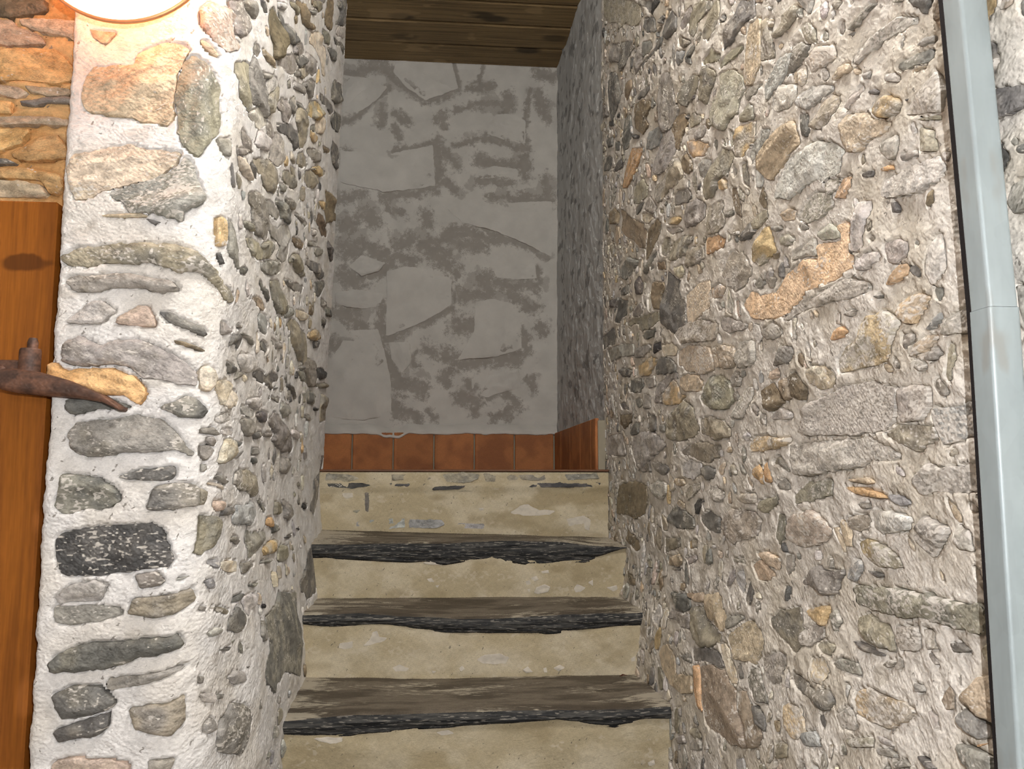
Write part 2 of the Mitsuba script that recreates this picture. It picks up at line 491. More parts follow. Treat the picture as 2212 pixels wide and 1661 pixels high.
# ---------------------------------------------------------------- masonry
def read_stones(text):
    out = []
    for line in text.strip().splitlines():
        head, pts = line.split(":")
        h, lime = head[1:].split(",")
        out.append((head[0], int(h) / 1000.0, int(lime), np.array([[float(v) / 1000 for v in w.split(",")] for w in pts.split()])))
    return out


def outline(pts, rng, step=0.006):
    """The polygon with its corners softened and its edge made ragged; None if it is too thin."""
    p = Polygon(pts)
    if not p.is_valid:
        p = p.buffer(0)
    if p.geom_type != "Polygon":
        p = max(p.geoms, key=lambda g: g.area)
    if p.area < 2e-5:
        return None
    r = min(0.003, 0.05 * math.sqrt(p.area))
    q = p.buffer(-r).buffer(2 * r).buffer(-r)
    if q.geom_type == "Polygon" and q.area > 0.5 * p.area:
        p = q
    step = max(0.0024, min(step, math.sqrt(p.area) / 10))
    n = max(10, int(p.exterior.length / step))
    ring = shapely.get_coordinates(shapely.line_interpolate_point(p.exterior, np.arange(n) / n, normalized=True))
    q3 = np.c_[ring, np.full(n, rng.uniform(0, 90))]
    amp = min(0.006, 0.075 * math.sqrt(p.area))
    ring = ring + amp * np.stack([0.8 * nz(q3, 45, 1, 2) + 0.5 * nz(q3, 150, 4, 2), 0.8 * nz(q3, 45, 2, 2) + 0.5 * nz(q3, 150, 6, 2)], 1)
    q = Polygon(ring)
    if not q.is_valid:
        q = q.buffer(0)
        if q.geom_type != "Polygon":
            q = max(q.geoms, key=lambda g: g.area)
        ring = np.array(q.exterior.coords)[:-1]
    return ring


def edge_distance(pts, ring):
    a, b = ring, np.roll(ring, -1, 0)
    ab = b - a
    t = np.clip(((pts[:, None] - a) * ab).sum(-1) / ((ab * ab).sum(-1) + 1e-12), 0, 1)
    return np.linalg.norm(pts[:, None] - a - t[..., None] * ab, axis=-1).min(1)


def stone_mesh(ring, height, surface, rng, index, sink=0.014, most=260, smoothness=1.0):
    """One stone: its ragged outline sunk into the mortar, a cleft and slightly domed face, bedding along its length."""
    poly = Polygon(ring)
    lo, hi = ring.min(0), ring.max(0)
    step = max(0.0030, math.sqrt(poly.area / most))
    gx, gy = np.meshgrid(np.arange(lo[0], hi[0], step), np.arange(lo[1], hi[1], step * 0.9))
    gx[1::2] += step / 2
    g = np.c_[gx.ravel(), gy.ravel()] + rng.uniform(-0.25, 0.25, (gx.size, 2)) * step
    g = g[shapely.contains_xy(poly, g[:, 0], g[:, 1])]
    if len(g):
        d = edge_distance(g, ring)
        g, d = g[d > 0.35 * step], d[d > 0.35 * step]
    c = np.array(poly.centroid.coords[0])
    if len(g) == 0:
        g = c[None]
        d = edge_distance(g, ring)
    pts = np.vstack([ring, g])
    dist = np.r_[np.zeros(len(ring)), d]
    tri = Delaunay(pts).simplices
    tri = tri[shapely.contains_xy(poly.buffer(1e-5), *pts[tri].mean(1).T)]
    e1, e2 = pts[tri[:, 1]] - pts[tri[:, 0]], pts[tri[:, 2]] - pts[tri[:, 0]]
    tri[(e1[:, 0] * e2[:, 1] - e1[:, 1] * e2[:, 0]) < 0] = tri[(e1[:, 0] * e2[:, 1] - e1[:, 1] * e2[:, 0]) < 0][:, [0, 2, 1]]
    # bedding direction: the long axis of the outline
    w, v = np.linalg.eigh(np.cov((ring - c).T))
    axis = v[:, 1]
    local = (pts - c) @ np.stack([axis, [-axis[1], axis[0]]], 1)
    r_in = max(dist.max(), 1e-4)
    e = min(r_in, 0.004 + 0.12 * r_in)
    rise = 0.55 + 0.45 * (1 - (1 - np.clip(dist / e, 0, 1)) ** 2.0)
    size = math.sqrt(poly.area)
    amp = min(height, 0.10 * size + 0.003)
    face = height + local @ np.clip(rng.normal(0, 0.05, 2), -0.1, 0.1)
    for _ in range(4):
        g0, g1 = rng.normal(0, 0.22, 2) * (0.6, 1.3), rng.normal(0, 0.28 * size, 2)
        face = np.minimum(face, height * 1.05 + (local - g1) @ g0 + 0.05 * size)
    ledge = nz(np.c_[local * (0.35, 1.0), np.full(len(pts), rng.uniform(0, 60))], 38, 8, 2)
    face = face + min(0.0028, 0.02 * size + 0.0006) * (sstep(0.05, 0.12, ledge) + sstep(-0.28, -0.2, ledge) - 1.2)
    p3 = np.c_[local * (0.6, 1.6), np.full(len(pts), rng.uniform(0, 60))]
    bump = amp * (0.28 * nz(p3, 18, 3) + 0.20 * nz(p3, 70, 5, 2)) * smoothness
    off = np.maximum(face + bump, 0.1 * height) * rise
    nr = len(ring)
    inset = ring + (c - ring) * min(0.12, 0.0012 / max(r_in, 0.002))
    flat = pts.copy()
    flat[:nr] = inset
    a = np.arange(nr)
    b = (a + 1) % nr
    skirt = np.vstack([np.stack([a, b, b + nr], 1), np.stack([a, b + nr, a + nr], 1)])
    pts = np.vstack([flat, ring, inset])
    off = np.r_[off, np.full(nr, -sink), off[:nr]]
    tri = np.vstack([tri, skirt + len(flat)])
    local = (pts - c) @ np.stack([axis, [-axis[1], axis[0]]], 1)
    P, N = surface(pts[:, 0], pts[:, 1])
    uv = np.c_[index + 0.5 + np.clip(local[:, 0], -0.49, 0.49), local[:, 1]]
    return trimesh.Trimesh(P + N * off[:, None], tri, process=False), uv


def facing(mesh, surface_normal):
    """Turns the triangles so that they face along the wall's normal."""
    if (mesh.face_normals * mesh.area_faces[:, None]).sum(0) @ surface_normal < 0:
        mesh.invert()
    return mesh


def blob(rng, c, length, width, angle):
    """An irregular stone outline for the small stones between the larger ones."""
    n = rng.integers(4, 8)
    a = np.sort(rng.uniform(0, 2 * math.pi, n)) * 0.5 + np.linspace(0, 2 * math.pi, n, endpoint=False) * 0.5
    r = rng.uniform(0.75, 1.2, n)
    p = np.c_[np.cos(a) * r * length / 2, np.sin(a) * r * width / 2]
    k, s = math.cos(angle), math.sin(angle)
    return c + p @ np.array([[k, s], [-s, k]])


def masonry(name, surface, svals, zvals, traced, filler, mortar_key, normal, rough_amp, seed, most_named=300, crust=0.0, gap=0.0, proud=1.0, fine=1.0, slurry=0):
    rng = np.random.default_rng(seed)
    rings = []
    for kind, h, lime, pts in traced:
        ring = outline(pts, rng)
        if ring is not None:
            rings.append((Polygon(ring).area, ring, kind, h, lime))
    polys = [Polygon(r[1]) for r in rings]
    tree = shapely.STRtree(polys)
    extra, centres = [], np.zeros((0, 2))
    for c, length, width, angle, kind, h, lime in filler(rng):
        pts = blob(rng, np.array(c), length, width, angle)
        p = Polygon(pts)
        if not p.is_valid:
            continue
        pb = p.buffer(gap)
        near = np.nonzero(np.abs(centres - c).max(1) < 0.12)[0] if len(extra) else []
        if len(tree.query(pb, predicate="intersects")) or any(pb.intersects(extra[i]) for i in near):
            continue
        ring = outline(pts, rng)
        if ring is None:
            continue
        extra.append(Polygon(ring))
        centres = np.vstack([centres, c])
        rings.append((extra[-1].area, ring, kind, h, lime))
    # the mortar: a fine grid, pulled back behind every stone
    S, Z = np.meshgrid(svals, zvals, indexing="ij")
    P, N = surface(S, Z)
    off = rough_amp * (0.8 * nz(P, 7, seed) + 0.55 * nz(P, 24, seed + 3) + fine * (0.55 * nz(P, 65, seed + 6, 3) + 0.25 * nz(P, 170, seed + 12, 1)))
    if crust:
        q = meshkit.fbm(P * 9.0 + 3.0, 4, seed + 9)
        off += crust * (sstep(0.50, 0.512, q) + sstep(0.60, 0.61, q) - 1.0)
    dip = np.zeros_like(S)
    for area, ring, *_ in rings:
        lo, hi = ring.min(0), ring.max(0)
        i0, i1 = np.searchsorted(svals, [lo[0], hi[0]])
        j0, j1 = np.searchsorted(zvals, [lo[1], hi[1]])
        if i1 > i0 and j1 > j0:
            q = Polygon(ring).buffer(-0.0008)
            inside = shapely.contains_xy(q, S[i0:i1, j0:j1].ravel(), Z[i0:i1, j0:j1].ravel()).reshape(i1 - i0, j1 - j0)
            dip[i0:i1, j0:j1] = np.maximum(dip[i0:i1, j0:j1], inside)
    off = np.where(dip > 0, np.minimum(off, 0) - 0.010, off)
    struct(name, facing(grid_mesh(P + N * off[..., None]), normal), mortar_key, True)
    rings.sort(key=lambda r: -r[0])
    rest, rest_uv = [], []
    for n, (area, ring, kind, h, lime) in enumerate(rings):
        index = stone_index(kind, lime + slurry, rng, slurry * (0.24 if lime >= 3 else 0.04))
        h = min(h * proud, 0.0025 + 0.13 * math.sqrt(area))
        mesh, uv = stone_mesh(ring, h, surface, rng, index, most=int(np.clip(60 + area * 26000, 40, 420)))
        mesh = facing(mesh, surface(ring[:1, 0], ring[:1, 1])[1][0])
        if n < most_named:
            part(name, "stone", mesh, "stone", True, uv=uv)
        else:
            rest.append(mesh)
            rest_uv.append(uv)
    if rest:
        k = part(name, "small_stone", trimesh.util.concatenate(rest), "stone", True, uv=np.vstack(rest_uv))
        labels[k] = {"kind": "stuff", "label": "small stones and chips bedded in the mortar"}


LEFT = read_stones("""p14,5:360,2331 369,2345 380,2352 413,2355 431,2351 426,2334 439,2313 462,2307 453,2294 415,2272 387,2282 374,2292 361,2301
g10,3:410,2372 466,2404 473,2390 491,2385 509,2374 485,2345 465,2327 436,2315 426,2332 431,2353 417,2361
t9,2:362,2281 372,2277 387,2270 397,2265 402,2258 398,2254 383,2254 372,2261 362,2271
g9,2:466,2404 523,2439 535,2434 543,2419 539,2408 517,2400 500,2403 476,2395
o9,3:441,2266 503,2299 515,2297 520,2241 528,2212 511,2202 487,2210 462,2217 454,2241 436,2247
g12,2:528,2327 546,2324 581,2300 611,2289 608,2269 632,2263 650,2261 629,2242 579,2243 543,2232 523,2242 511,2279 506,2294 519,2310
w9,2:528,2212 579,2243 636,2247 655,2242 600,2204 573,2201 536,2196 512,2199
g9,2:540,2358 569,2367 580,2362 561,2341 538,2334 531,2342
t9,2:587,2375 621,2380 681,2395 716,2392 675,2379 624,2366 596,2363
b14,2:635,2492 661,2494 692,2501 715,2502 762,2508 784,2502 763,2470 748,2441 710,2411 679,2399 668,2418 634,2426 620,2437 618,2465
d9,2:688,2514 742,2531 767,2531 837,2559 942,2594 965,2594 899,2545 835,2527 773,2514 737,2510 702,2507
w9,2:682,2531 754,2570 811,2594 748,2551 686,2520
o9,2:795,2603 866,2639 932,2663 936,2651 913,2630 884,2630 821,2607
b9,2:900,2667 994,2713 1056,2729 1065,2707 1159,2750 1164,2738 1086,2698 1011,2666 976,2674 944,2673 879,2644
o9,2:1138,2805 1251,2879 1314,2887 1264,2848 1175,2810 1126,2786
g9,2:1041,2723 1245,2840 1215,2811 1118,2757
b9,2:1399,2968 1523,3043 1516,3000 1504,2967 1556,2974 1520,2930 1388,2881 1360,2889 1389,2934
d9,2:1662,3127 1901,3272 1906,3231 1906,3182 1774,3098 1576,2992 1690,3068 1752,3143 1644,3099
w9,2:1685,3047 1906,3171 1906,3126 1792,3062 1635,2991
m14,2:1152,2721 1266,2791 1330,2797 1354,2795 1414,2821 1448,2799 1420,2750 1458,2748 1388,2715 1333,2736 1254,2717 1179,2700 1112,2677
o9,2:1335,2839 1415,2875 1527,2915 1515,2882 1389,2823
d9,2:1592,2957 1721,3005 1857,3072 1906,3066 1874,3037 1751,3011 1650,2959
d9,2:1445,2835 1586,2908 1661,2935 1673,2910 1577,2866 1503,2850
g9,2:898,2550 1000,2608 1050,2609 984,2564 892,2525
g9,2:768,2454 880,2516 935,2528 960,2521 920,2486 837,2443 755,2420 701,2401
d9,5:918,2535 1009,2583 1055,2596 1045,2577 993,2539 949,2532
g9,2:1064,2616 1158,2658 1264,2691 1273,2670 1209,2626 1081,2572 1060,2582
o9,2:980,2531 1061,2580 1157,2611 1130,2584 1031,2526 1000,2521
d9,2:902,2476 969,2520 1015,2523 961,2499
g9,2:590,2323 661,2355 700,2370 682,2355 619,2323 586,2311
o9,3:725,2365 758,2373 765,2351 748,2332 712,2298 667,2267 639,2271 631,2286 656,2306 709,2344
w9,2:662,2351 722,2375 747,2371 699,2337 641,2296 623,2304 633,2326
g9,2:787,2361 856,2387 904,2369 885,2341 825,2322 809,2333 762,2323 740,2319
g9,2:926,2469 1035,2513 1112,2537 1087,2511 999,2480 906,2444
g9,2:1035,2513 1164,2592 1267,2634 1246,2584 1151,2531 1113,2535
d9,2:880,2398 937,2438 957,2425 968,2395 900,2379 871,2382
d9,2:981,2442 1052,2469 1117,2478 1126,2455 1080,2461 1012,2443
y12,2:1130,2491 1169,2531 1269,2578 1383,2617 1431,2614 1342,2553 1201,2499 1126,2476
o14,2:1000,2434 1071,2462 1128,2450 1136,2406 1120,2378 1063,2351 1032,2347 1034,2384 985,2390
d9,2:762,2287 910,2352 952,2356 1036,2379 1047,2348 982,2314 955,2325 882,2312 789,2281
y9,2:1205,2465 1285,2488 1383,2509 1277,2456 1220,2449
m9,2:1323,2548 1453,2618 1509,2631 1467,2584 1415,2540 1320,2503 1294,2515
d9,2:1350,2643 1473,2686 1636,2737 1693,2740 1602,2688 1460,2658 1377,2632
d14,2:1675,2843 1864,2919 1906,2911 1887,2872 1732,2785 1630,2751 1594,2767
d12,2:1716,2754 1906,2819 1906,2783 1853,2734 1691,2681 1633,2682
g9,2:1209,2478 1293,2517 1309,2504 1213,2468
b9,2:1468,2526 1555,2555 1672,2596 1607,2557 1497,2516
d9,2:1708,2644 1876,2686 1904,2661 1828,2582 1714,2566 1672,2596
d12,2:483,2155 518,2156 558,2143 541,2130 505,2122 491,2138
g12,2:400,2103 429,2116 436,2110 436,2092 440,2082 421,2079 411,2084 405,2092
w14,2:600,2204 681,2222 703,2221 670,2188 608,2165 568,2159 577,2182
g9,2:643,2254 694,2251 714,2238 683,2215 656,2222
g9,4:717,2248 791,2275 829,2273 843,2233 802,2203 696,2175 695,2213
g9,2:459,2108 545,2143 559,2139 523,2125 507,2112 467,2097
m9,2:464,2097 507,2111 533,2105 567,2093 569,2083 531,2078 487,2082 474,2090
o10,2:551,2126 626,2154 697,2171 751,2177 789,2169 794,2155 772,2132 696,2107 656,2105 635,2118 589,2119
d9,2:543,2119 576,2118 593,2099 632,2097 594,2095 565,2102
o9,2:1038,2328 1108,2364 1160,2364 1201,2353 1078,2308 1018,2298
g9,2:1152,2385 1282,2443 1437,2488 1466,2475 1315,2413 1223,2394
y9,2:1234,2365 1412,2439 1518,2467 1588,2481 1465,2423 1345,2390
o9,2:1156,2327 1305,2386 1404,2403 1342,2345 1220,2305 1149,2301
o9,2:872,2222 934,2243 1004,2252 1027,2231 960,2209 881,2196 848,2197
o9,2:942,2261 1010,2277 1018,2255 976,2247
g9,2:814,2169 871,2187 924,2190 889,2173 830,2157
g10,2:560,2061 636,2080 664,2076 678,2064 714,2050 713,2035 725,2014 697,2001 650,1994 609,1994 590,2015 588,2038 558,2038 552,2051
o9,2:533,1993 592,2004 610,1992 548,1981 531,1987
g9,2:673,2080 731,2098 799,2103 847,2106 829,2086 773,2075 709,2065 676,2069
d14,2:792,2123 884,2148 952,2149 996,2149 995,2129 925,2107 860,2103 843,2118 784,2112
g12,2:724,2051 778,2059 835,2068 889,2096 963,2117 987,2090 985,2053 966,2029 917,2011 856,2004 862,2024 895,2038 832,2038 764,2031 738,2041
o9,2:545,1963 591,1975 645,1980 695,1976 690,1956 647,1942 598,1943 560,1952
o9,2:698,1999 747,2014 798,2015 786,1997 749,1974 700,1959 694,1978 677,1983
o9,2:904,2168 982,2188 1039,2195 1018,2170 963,2158 914,2158
g9,2:1005,2164 1090,2186 1187,2199 1256,2210 1226,2192 1126,2180
y9,2:1097,2258 1140,2279 1166,2256 1154,2241 1092,2226
y9,2:1452,2342 1556,2378 1628,2389 1613,2362 1521,2344
b16,2:1586,2426 1707,2455 1848,2473 1882,2467 1838,2428 1906,2447 1902,2424 1652,2332 1587,2363 1623,2400
b10,2:1435,2301 1553,2327 1629,2325 1566,2296 1686,2317 1671,2290 1555,2265 1482,2270 1407,2262
b9,2:1039,2110 1128,2128 1226,2143 1198,2122 1121,2101 1029,2095
w9,2:1331,2219 1446,2248 1451,2234 1356,2206
g9,2:1274,2163 1419,2206 1445,2197 1295,2158
g9,2:1464,2202 1571,2226 1578,2209 1475,2175 1421,2175
o12,2:1082,2077 1158,2093 1229,2088 1257,2062 1210,2043 1127,2041 1061,2049 980,2028 1016,2049
d12,2:1274,2116 1404,2139 1548,2167 1623,2161 1632,2141 1545,2118 1454,2119 1336,2104 1261,2099
d12,2:1723,2295 1833,2306 1842,2254 1787,2246 1683,2264
g12,2:683,1947 740,1967 858,1998 908,2000 900,1986 834,1959 770,1942 697,1935
d9,2:518,1896 555,1907 570,1905 552,1889 526,1887
o9,2:779,1932 871,1959 913,1946 972,1931 1032,1919 1023,1903 909,1881 818,1900 805,1921
g9,2:917,1972 1035,1995 1252,2026 1225,2004 1100,1983 998,1975
d9,2:656,1906 694,1912 708,1901 759,1906 785,1893 767,1880 733,1888 699,1897
y10,4:406,1960 420,1965 433,1962 435,1938 431,1912 414,1906 406,1916 404,1938
g9,2:436,1966 451,1967 463,1955 485,1916 510,1883 479,1895 444,1903 437,1908 439,1925
d9,2:408,1896 419,1897 431,1879 422,1877
d9,2:435,2087 445,2066 465,2030 453,2033 442,2065
d9,2:1466,2090 1657,2141 1711,2138 1588,2072 1480,2055
t9,2:574,1852 633,1865 695,1875 740,1864 743,1855 692,1852 652,1858
g12,2:929,1900 1058,1929 1133,1934 1107,1919 1013,1892 970,1894
m9,2:1146,1944 1243,1956 1331,1965 1320,1946 1236,1928 1153,1925
b9,2:1372,2010 1424,2009 1445,1982 1366,1975
l9,2:694,1846 755,1850 781,1838 782,1815 757,1808 705,1810 676,1823
o14,2:1067,1903 1141,1913 1226,1907 1334,1908 1383,1882 1399,1840 1348,1823 1243,1815 1153,1836 1087,1848 1064,1869 1017,1879
y14,2:1388,1920 1500,1951 1635,1959 1653,1944 1493,1914 1374,1903
g9,2:427,1777 449,1775 455,1767 507,1771 456,1757 430,1749
d9,2:517,1787 565,1792 545,1783 515,1780
d9,2:526,1776 568,1778 623,1776 668,1769 642,1765 584,1771
d9,2:482,1759 534,1771 563,1768 552,1753 526,1741 510,1750 479,1739 460,1731 484,1749
d9,2:694,1781 751,1793 792,1785 795,1775 770,1768 727,1772
g9,2:800,1812 870,1812 956,1819 959,1808 899,1797 848,1806
w14,2:541,1733 614,1746 667,1742 683,1736 655,1718 600,1705 554,1707 537,1720
d9,2:445,1708 484,1707 526,1705 534,1697 501,1690 474,1690 465,1701
d9,2:534,1697 570,1704 564,1694 510,1678 522,1689
m10,2:389,1690 402,1694 416,1688 424,1675 416,1654 404,1646 391,1647 387,1663 386,1683
m10,2:425,1670 446,1674 491,1671 496,1663 468,1646 444,1623 430,1642 420,1658
m12,2:492,1662 543,1658 556,1645 541,1633 492,1624 447,1627 468,1644
d9,2:657,1711 731,1726 796,1720 869,1742 956,1741 959,1730 887,1722 870,1702 802,1701 718,1702
d9,2:870,1702 977,1717 917,1705 848,1696
g9,2:748,1669 876,1683 986,1689 977,1677 901,1679
w10,2:621,1653 709,1667 756,1661 744,1648 707,1639 632,1645
w10,2:563,1633 616,1641 699,1634 702,1625 666,1620 597,1623
d9,2:710,1631 777,1643 853,1644 837,1624 785,1616 741,1626
g9,2:1002,1681 1129,1685 1135,1666 1055,1645 995,1662
g14,2:910,1651 973,1651 1031,1634 1153,1615 1229,1578 1201,1567 1056,1561 960,1573 901,1586 939,1599 898,1612 859,1627
d9,2:1066,1737 1140,1738 1243,1721 1232,1707 1161,1723 1083,1730
g9,2:1396,1848 1582,1859 1593,1830 1548,1777 1446,1769 1374,1803 1297,1812
d9,2:1247,1803 1368,1820 1408,1815 1250,1795
o9,2:1236,1788 1336,1803 1379,1789 1424,1775 1312,1771
k9,2:1568,1836 1724,1863 1842,1865 1839,1841 1716,1822 1567,1812
o14,2:1608,1795 1906,1829 1906,1815 1728,1793 1611,1787
d9,2:1413,1751 1511,1761 1602,1753 1568,1725 1466,1717 1422,1730
o14,2:1759,1780 1906,1775 1906,1741 1901,1697 1750,1681 1758,1723
k9,2:1552,1712 1695,1725 1665,1712
g9,2:1365,1678 1499,1685 1577,1676 1485,1669
w9,2:421,1603 460,1616 502,1612 503,1604 435,1594
d9,2:390,1583 420,1588 434,1574 428,1572 409,1574 394,1575
w9,2:440,1582 485,1590 537,1583 509,1576 449,1575
g9,2:576,1612 666,1618 697,1609 711,1596 695,1585 633,1580 605,1590
g9,2:404,1569 418,1571 429,1560 424,1552 413,1553 404,1563
m12,2:461,1567 524,1571 542,1560 545,1544 496,1528 438,1522 443,1549
d9,2:540,1567 619,1568 588,1559 542,1560
d9,2:702,1591 770,1597 835,1596 774,1585 725,1580
g9,2:791,1598 926,1603 905,1593 815,1589
w9,2:1195,1627 1295,1625 1336,1608 1253,1602 1184,1614
d9,2:1611,2073 1706,2087 1739,2071 1645,2052
d14,2:1739,2071 1886,2091 1870,2061 1751,2044
d14,2:1634,2018 1732,2028 1769,2002 1668,1997
d9,2:1494,1912 1643,1939 1650,1921 1522,1895
g9,2:392,1555 412,1556 427,1546 416,1536 404,1526 392,1537
l9,2:559,1551 598,1554 586,1537 518,1531 474,1532
g9,2:702,1559 740,1562 794,1554 745,1546 697,1545
d9,2:690,1539 747,1540 751,1528 712,1528
g9,2:396,1523 406,1523 411,1513 403,1508 394,1510
g12,2:1033,1549 1132,1547 1198,1531 1173,1513 1103,1505 1031,1514
o10,5:584,1513 642,1515 709,1506 759,1500 781,1484 772,1464 733,1457 676,1468 590,1477 557,1490 562,1504
g9,2:422,1502 453,1504 526,1490 483,1486 445,1492
m9,2:405,1491 425,1491 462,1484 477,1475 445,1482 418,1486
o9,2:395,1483 411,1476 409,1461 404,1452 396,1451
p9,2:430,1459 465,1458 480,1450 461,1440 441,1438 428,1451
l12,2:545,1447 615,1443 685,1447 732,1445 760,1432 762,1416 707,1403 559,1411 531,1425 575,1436
d9,2:474,1440 530,1446 575,1437 523,1431 468,1431
d9,2:752,1454 802,1449 875,1424 841,1421 801,1439
g10,2:1051,1447 1148,1437 1252,1416 1270,1398 1178,1385 1110,1400 1102,1424
k9,2:1409,1424 1504,1418 1520,1406 1441,1404 1397,1414
o14,2:400,1436 429,1435 446,1428 457,1415 448,1398 429,1380 411,1375 404,1366 400,1366 389,1372 395,1395 397,1428
r9,2:849,1406 930,1408 974,1391 934,1382 846,1396
d9,2:922,1383 985,1388 1018,1372 930,1369
g9,2:651,1395 693,1387 831,1380 847,1364 768,1350 686,1338 660,1340 652,1365 640,1385
y9,2:842,1350 961,1356 990,1336 935,1327 812,1330 796,1342
g9,2:491,1383 565,1390 600,1378 577,1371 530,1384
o9,2:1041,1334 1135,1324 1135,1300 1032,1294 977,1300 993,1318
m9,2:467,1354 572,1342 569,1323 515,1327 460,1336
l9,2:412,1360 446,1357 462,1346 447,1341 416,1352
g9,2:604,1333 658,1333 717,1322 651,1315 599,1312
g9,2:737,1323 871,1316 903,1311 846,1310
d9,2:641,1289 757,1280 679,1279
l9,2:412,1324 429,1328 442,1316 436,1307 421,1310
d10,2:1512,1288 1590,1279 1596,1246 1584,1193 1530,1154 1426,1155 1332,1158 1314,1183 1266,1190 1254,1219 1327,1223 1404,1252
d8,2:1848,1569 1906,1570 1856,1517 1784,1431 1657,1378 1559,1402 1657,1437 1660,1482 1794,1513
d9,2:1063,1351 1224,1347 1173,1341 1089,1347
k9,2:1264,1362 1346,1357 1326,1352
o9,2:973,1442 1036,1436 1030,1408 967,1411
d14,2:943,1233 1190,1199 1163,1160 1203,1093 1209,1053 1154,996 1025,1032 925,1057 887,1054 827,1052 812,1038 784,1056 728,1079 711,1113 778,1145 771,1174 766,1202 856,1207 908,1214
d9,2:533,1278 585,1281 603,1277 571,1269 527,1270
w9,2:589,1270 643,1273 717,1260 693,1252 621,1231 602,1250
d9,2:548,1264 579,1251 613,1225 571,1213 546,1213 504,1225 500,1234 520,1246
o9,5:422,1279 455,1276 516,1259 506,1253 455,1265
g9,2:404,1285 420,1280 416,1272 404,1276
d9,2:517,1203 540,1204 526,1198
d9,2:463,1201 525,1194 512,1189 472,1196
w9,2:422,1237 442,1243 485,1232 476,1227 429,1228
w9,2:531,1150 565,1142 589,1118 575,1118 529,1125 501,1144
g12,4:516,1097 555,1089 592,1065 603,1043 593,1027 584,1006 564,994 465,1025 460,1058 470,1082 501,1087
g9,5:421,1087 437,1096 455,1083 453,1068 425,1069 419,1078
d9,2:584,1145 609,1141 592,1138
w9,2:410,1140 444,1133 454,1121 447,1114 423,1122
g9,2:457,1127 489,1120 477,1114 457,1119
d9,2:409,1168 419,1166 417,1154 410,1155
t9,2:174,2285 222,2279 220,2274 209,2257 201,2256 180,2268
t16,3:172,2192 186,2214 223,2219 259,2222 261,2245 306,2269 338,2262 352,2251 336,2233 329,2208 326,2171 328,2128 318,2112 273,2116 236,2127 213,2126 174,2134 169,2164
o16,3:354,2250 375,2238 406,2202 406,2114 379,2077 368,2059 345,2074 333,2097 329,2128 327,2171 331,2208 338,2232
p16,3:147,2029 159,2052 178,2058 216,2069 252,2078 278,2068 309,2069 343,2065 336,2043 317,2027 292,2008 270,2007 248,2001 220,1991 193,1978 166,1971 152,2001
g16,5:220,1988 270,2006 317,2025 337,2042 349,2061 360,2049 369,2023 389,1985 366,1968 350,1960 348,1935 329,1946 295,1954 258,1950 249,1965
t9,2:209,1947 283,1954 295,1947 250,1943 211,1944
d9,2:284,1945 315,1937 301,1932
o22,4:144,1876 165,1888 241,1899 269,1901 325,1900 369,1893 393,1875 429,1846 492,1829 482,1818 443,1813 413,1837 388,1853 349,1851 299,1864 243,1865 183,1854 161,1858 144,1871
g16,4:156,1826 159,1840 195,1841 244,1845 277,1846 322,1838 350,1827 345,1815 323,1814 281,1822 240,1819 218,1812 175,1811
w10,2:165,1762 177,1774 203,1797 224,1801 245,1781 234,1766 221,1757 167,1757
p10,2:248,1769 283,1792 299,1791 311,1770 315,1753 293,1753 246,1758
d14,2:311,1785 330,1780 366,1767 395,1756 399,1739 375,1747 353,1754 331,1762
b9,2:330,1733 351,1732 388,1722 404,1716 385,1716 349,1725
g18,4:159,1708 166,1728 190,1738 223,1720 250,1729 285,1735 319,1721 350,1705 369,1695 386,1679 389,1653 370,1654 324,1664 294,1667 269,1686 236,1687 195,1684 162,1691
a34,1:144,1696 144,1694 171,1677 198,1682 236,1684 258,1679 286,1665 306,1647 301,1627 291,1618 277,1631 255,1636 228,1636 200,1645 167,1650 144,1657
d8,2:171,1631 217,1632 255,1629 283,1618 272,1613 229,1612 186,1603 174,1609
d14,2:321,1616 348,1627 366,1640 392,1630 407,1613 396,1601 359,1601
g18,4:175,1573 184,1589 219,1595 257,1598 292,1606 327,1596 355,1577 380,1549 393,1533 356,1543 308,1542 260,1537 214,1534 192,1542
d14,3:165,1465 173,1480 171,1505 201,1505 239,1499 264,1477 271,1462 254,1447 218,1447 181,1435 163,1450
d12,5:257,1502 292,1512 356,1520 360,1505 349,1492 299,1494 263,1497
d14,3:307,1444 320,1483 334,1489 381,1489 410,1476 403,1452 359,1446 328,1444
k16,4:166,1396 177,1411 226,1417 320,1426 338,1416 350,1389 361,1364 352,1350 288,1345 230,1339 187,1338 174,1349 167,1373
g9,4:297,1339 332,1346 350,1329 336,1320 307,1316
g9,2:351,1330 391,1337 370,1329
w10,2:171,1307 196,1325 236,1333 257,1324 250,1299 203,1297 175,1295
g12,4:169,1290 250,1292 279,1288 283,1274 245,1265 205,1260 174,1263
o12,2:286,1276 296,1303 334,1305 365,1310 392,1318 400,1295 381,1285 358,1272 315,1270
d14,3:169,1200 179,1217 218,1231 253,1233 317,1235 359,1242 376,1246 380,1222 361,1212 312,1206 267,1192 210,1184 175,1188
g8,2:256,1175 314,1179 345,1184 391,1192 388,1185 354,1172 314,1162 263,1154
d12,4:177,1153 216,1167 257,1160 281,1137 270,1125 236,1118 197,1110 184,1130
d12,4:183,1096 219,1109 270,1122 271,1099 255,1086 215,1081 190,1076
o14,2:296,1130 316,1130 333,1132 364,1133 384,1145 389,1100 363,1081 335,1088 309,1093
p8,2:181,1042 197,1053 262,1051 303,1042 308,1005 183,1009
g8,2:331,1046 376,1044 366,1020 333,1009""")
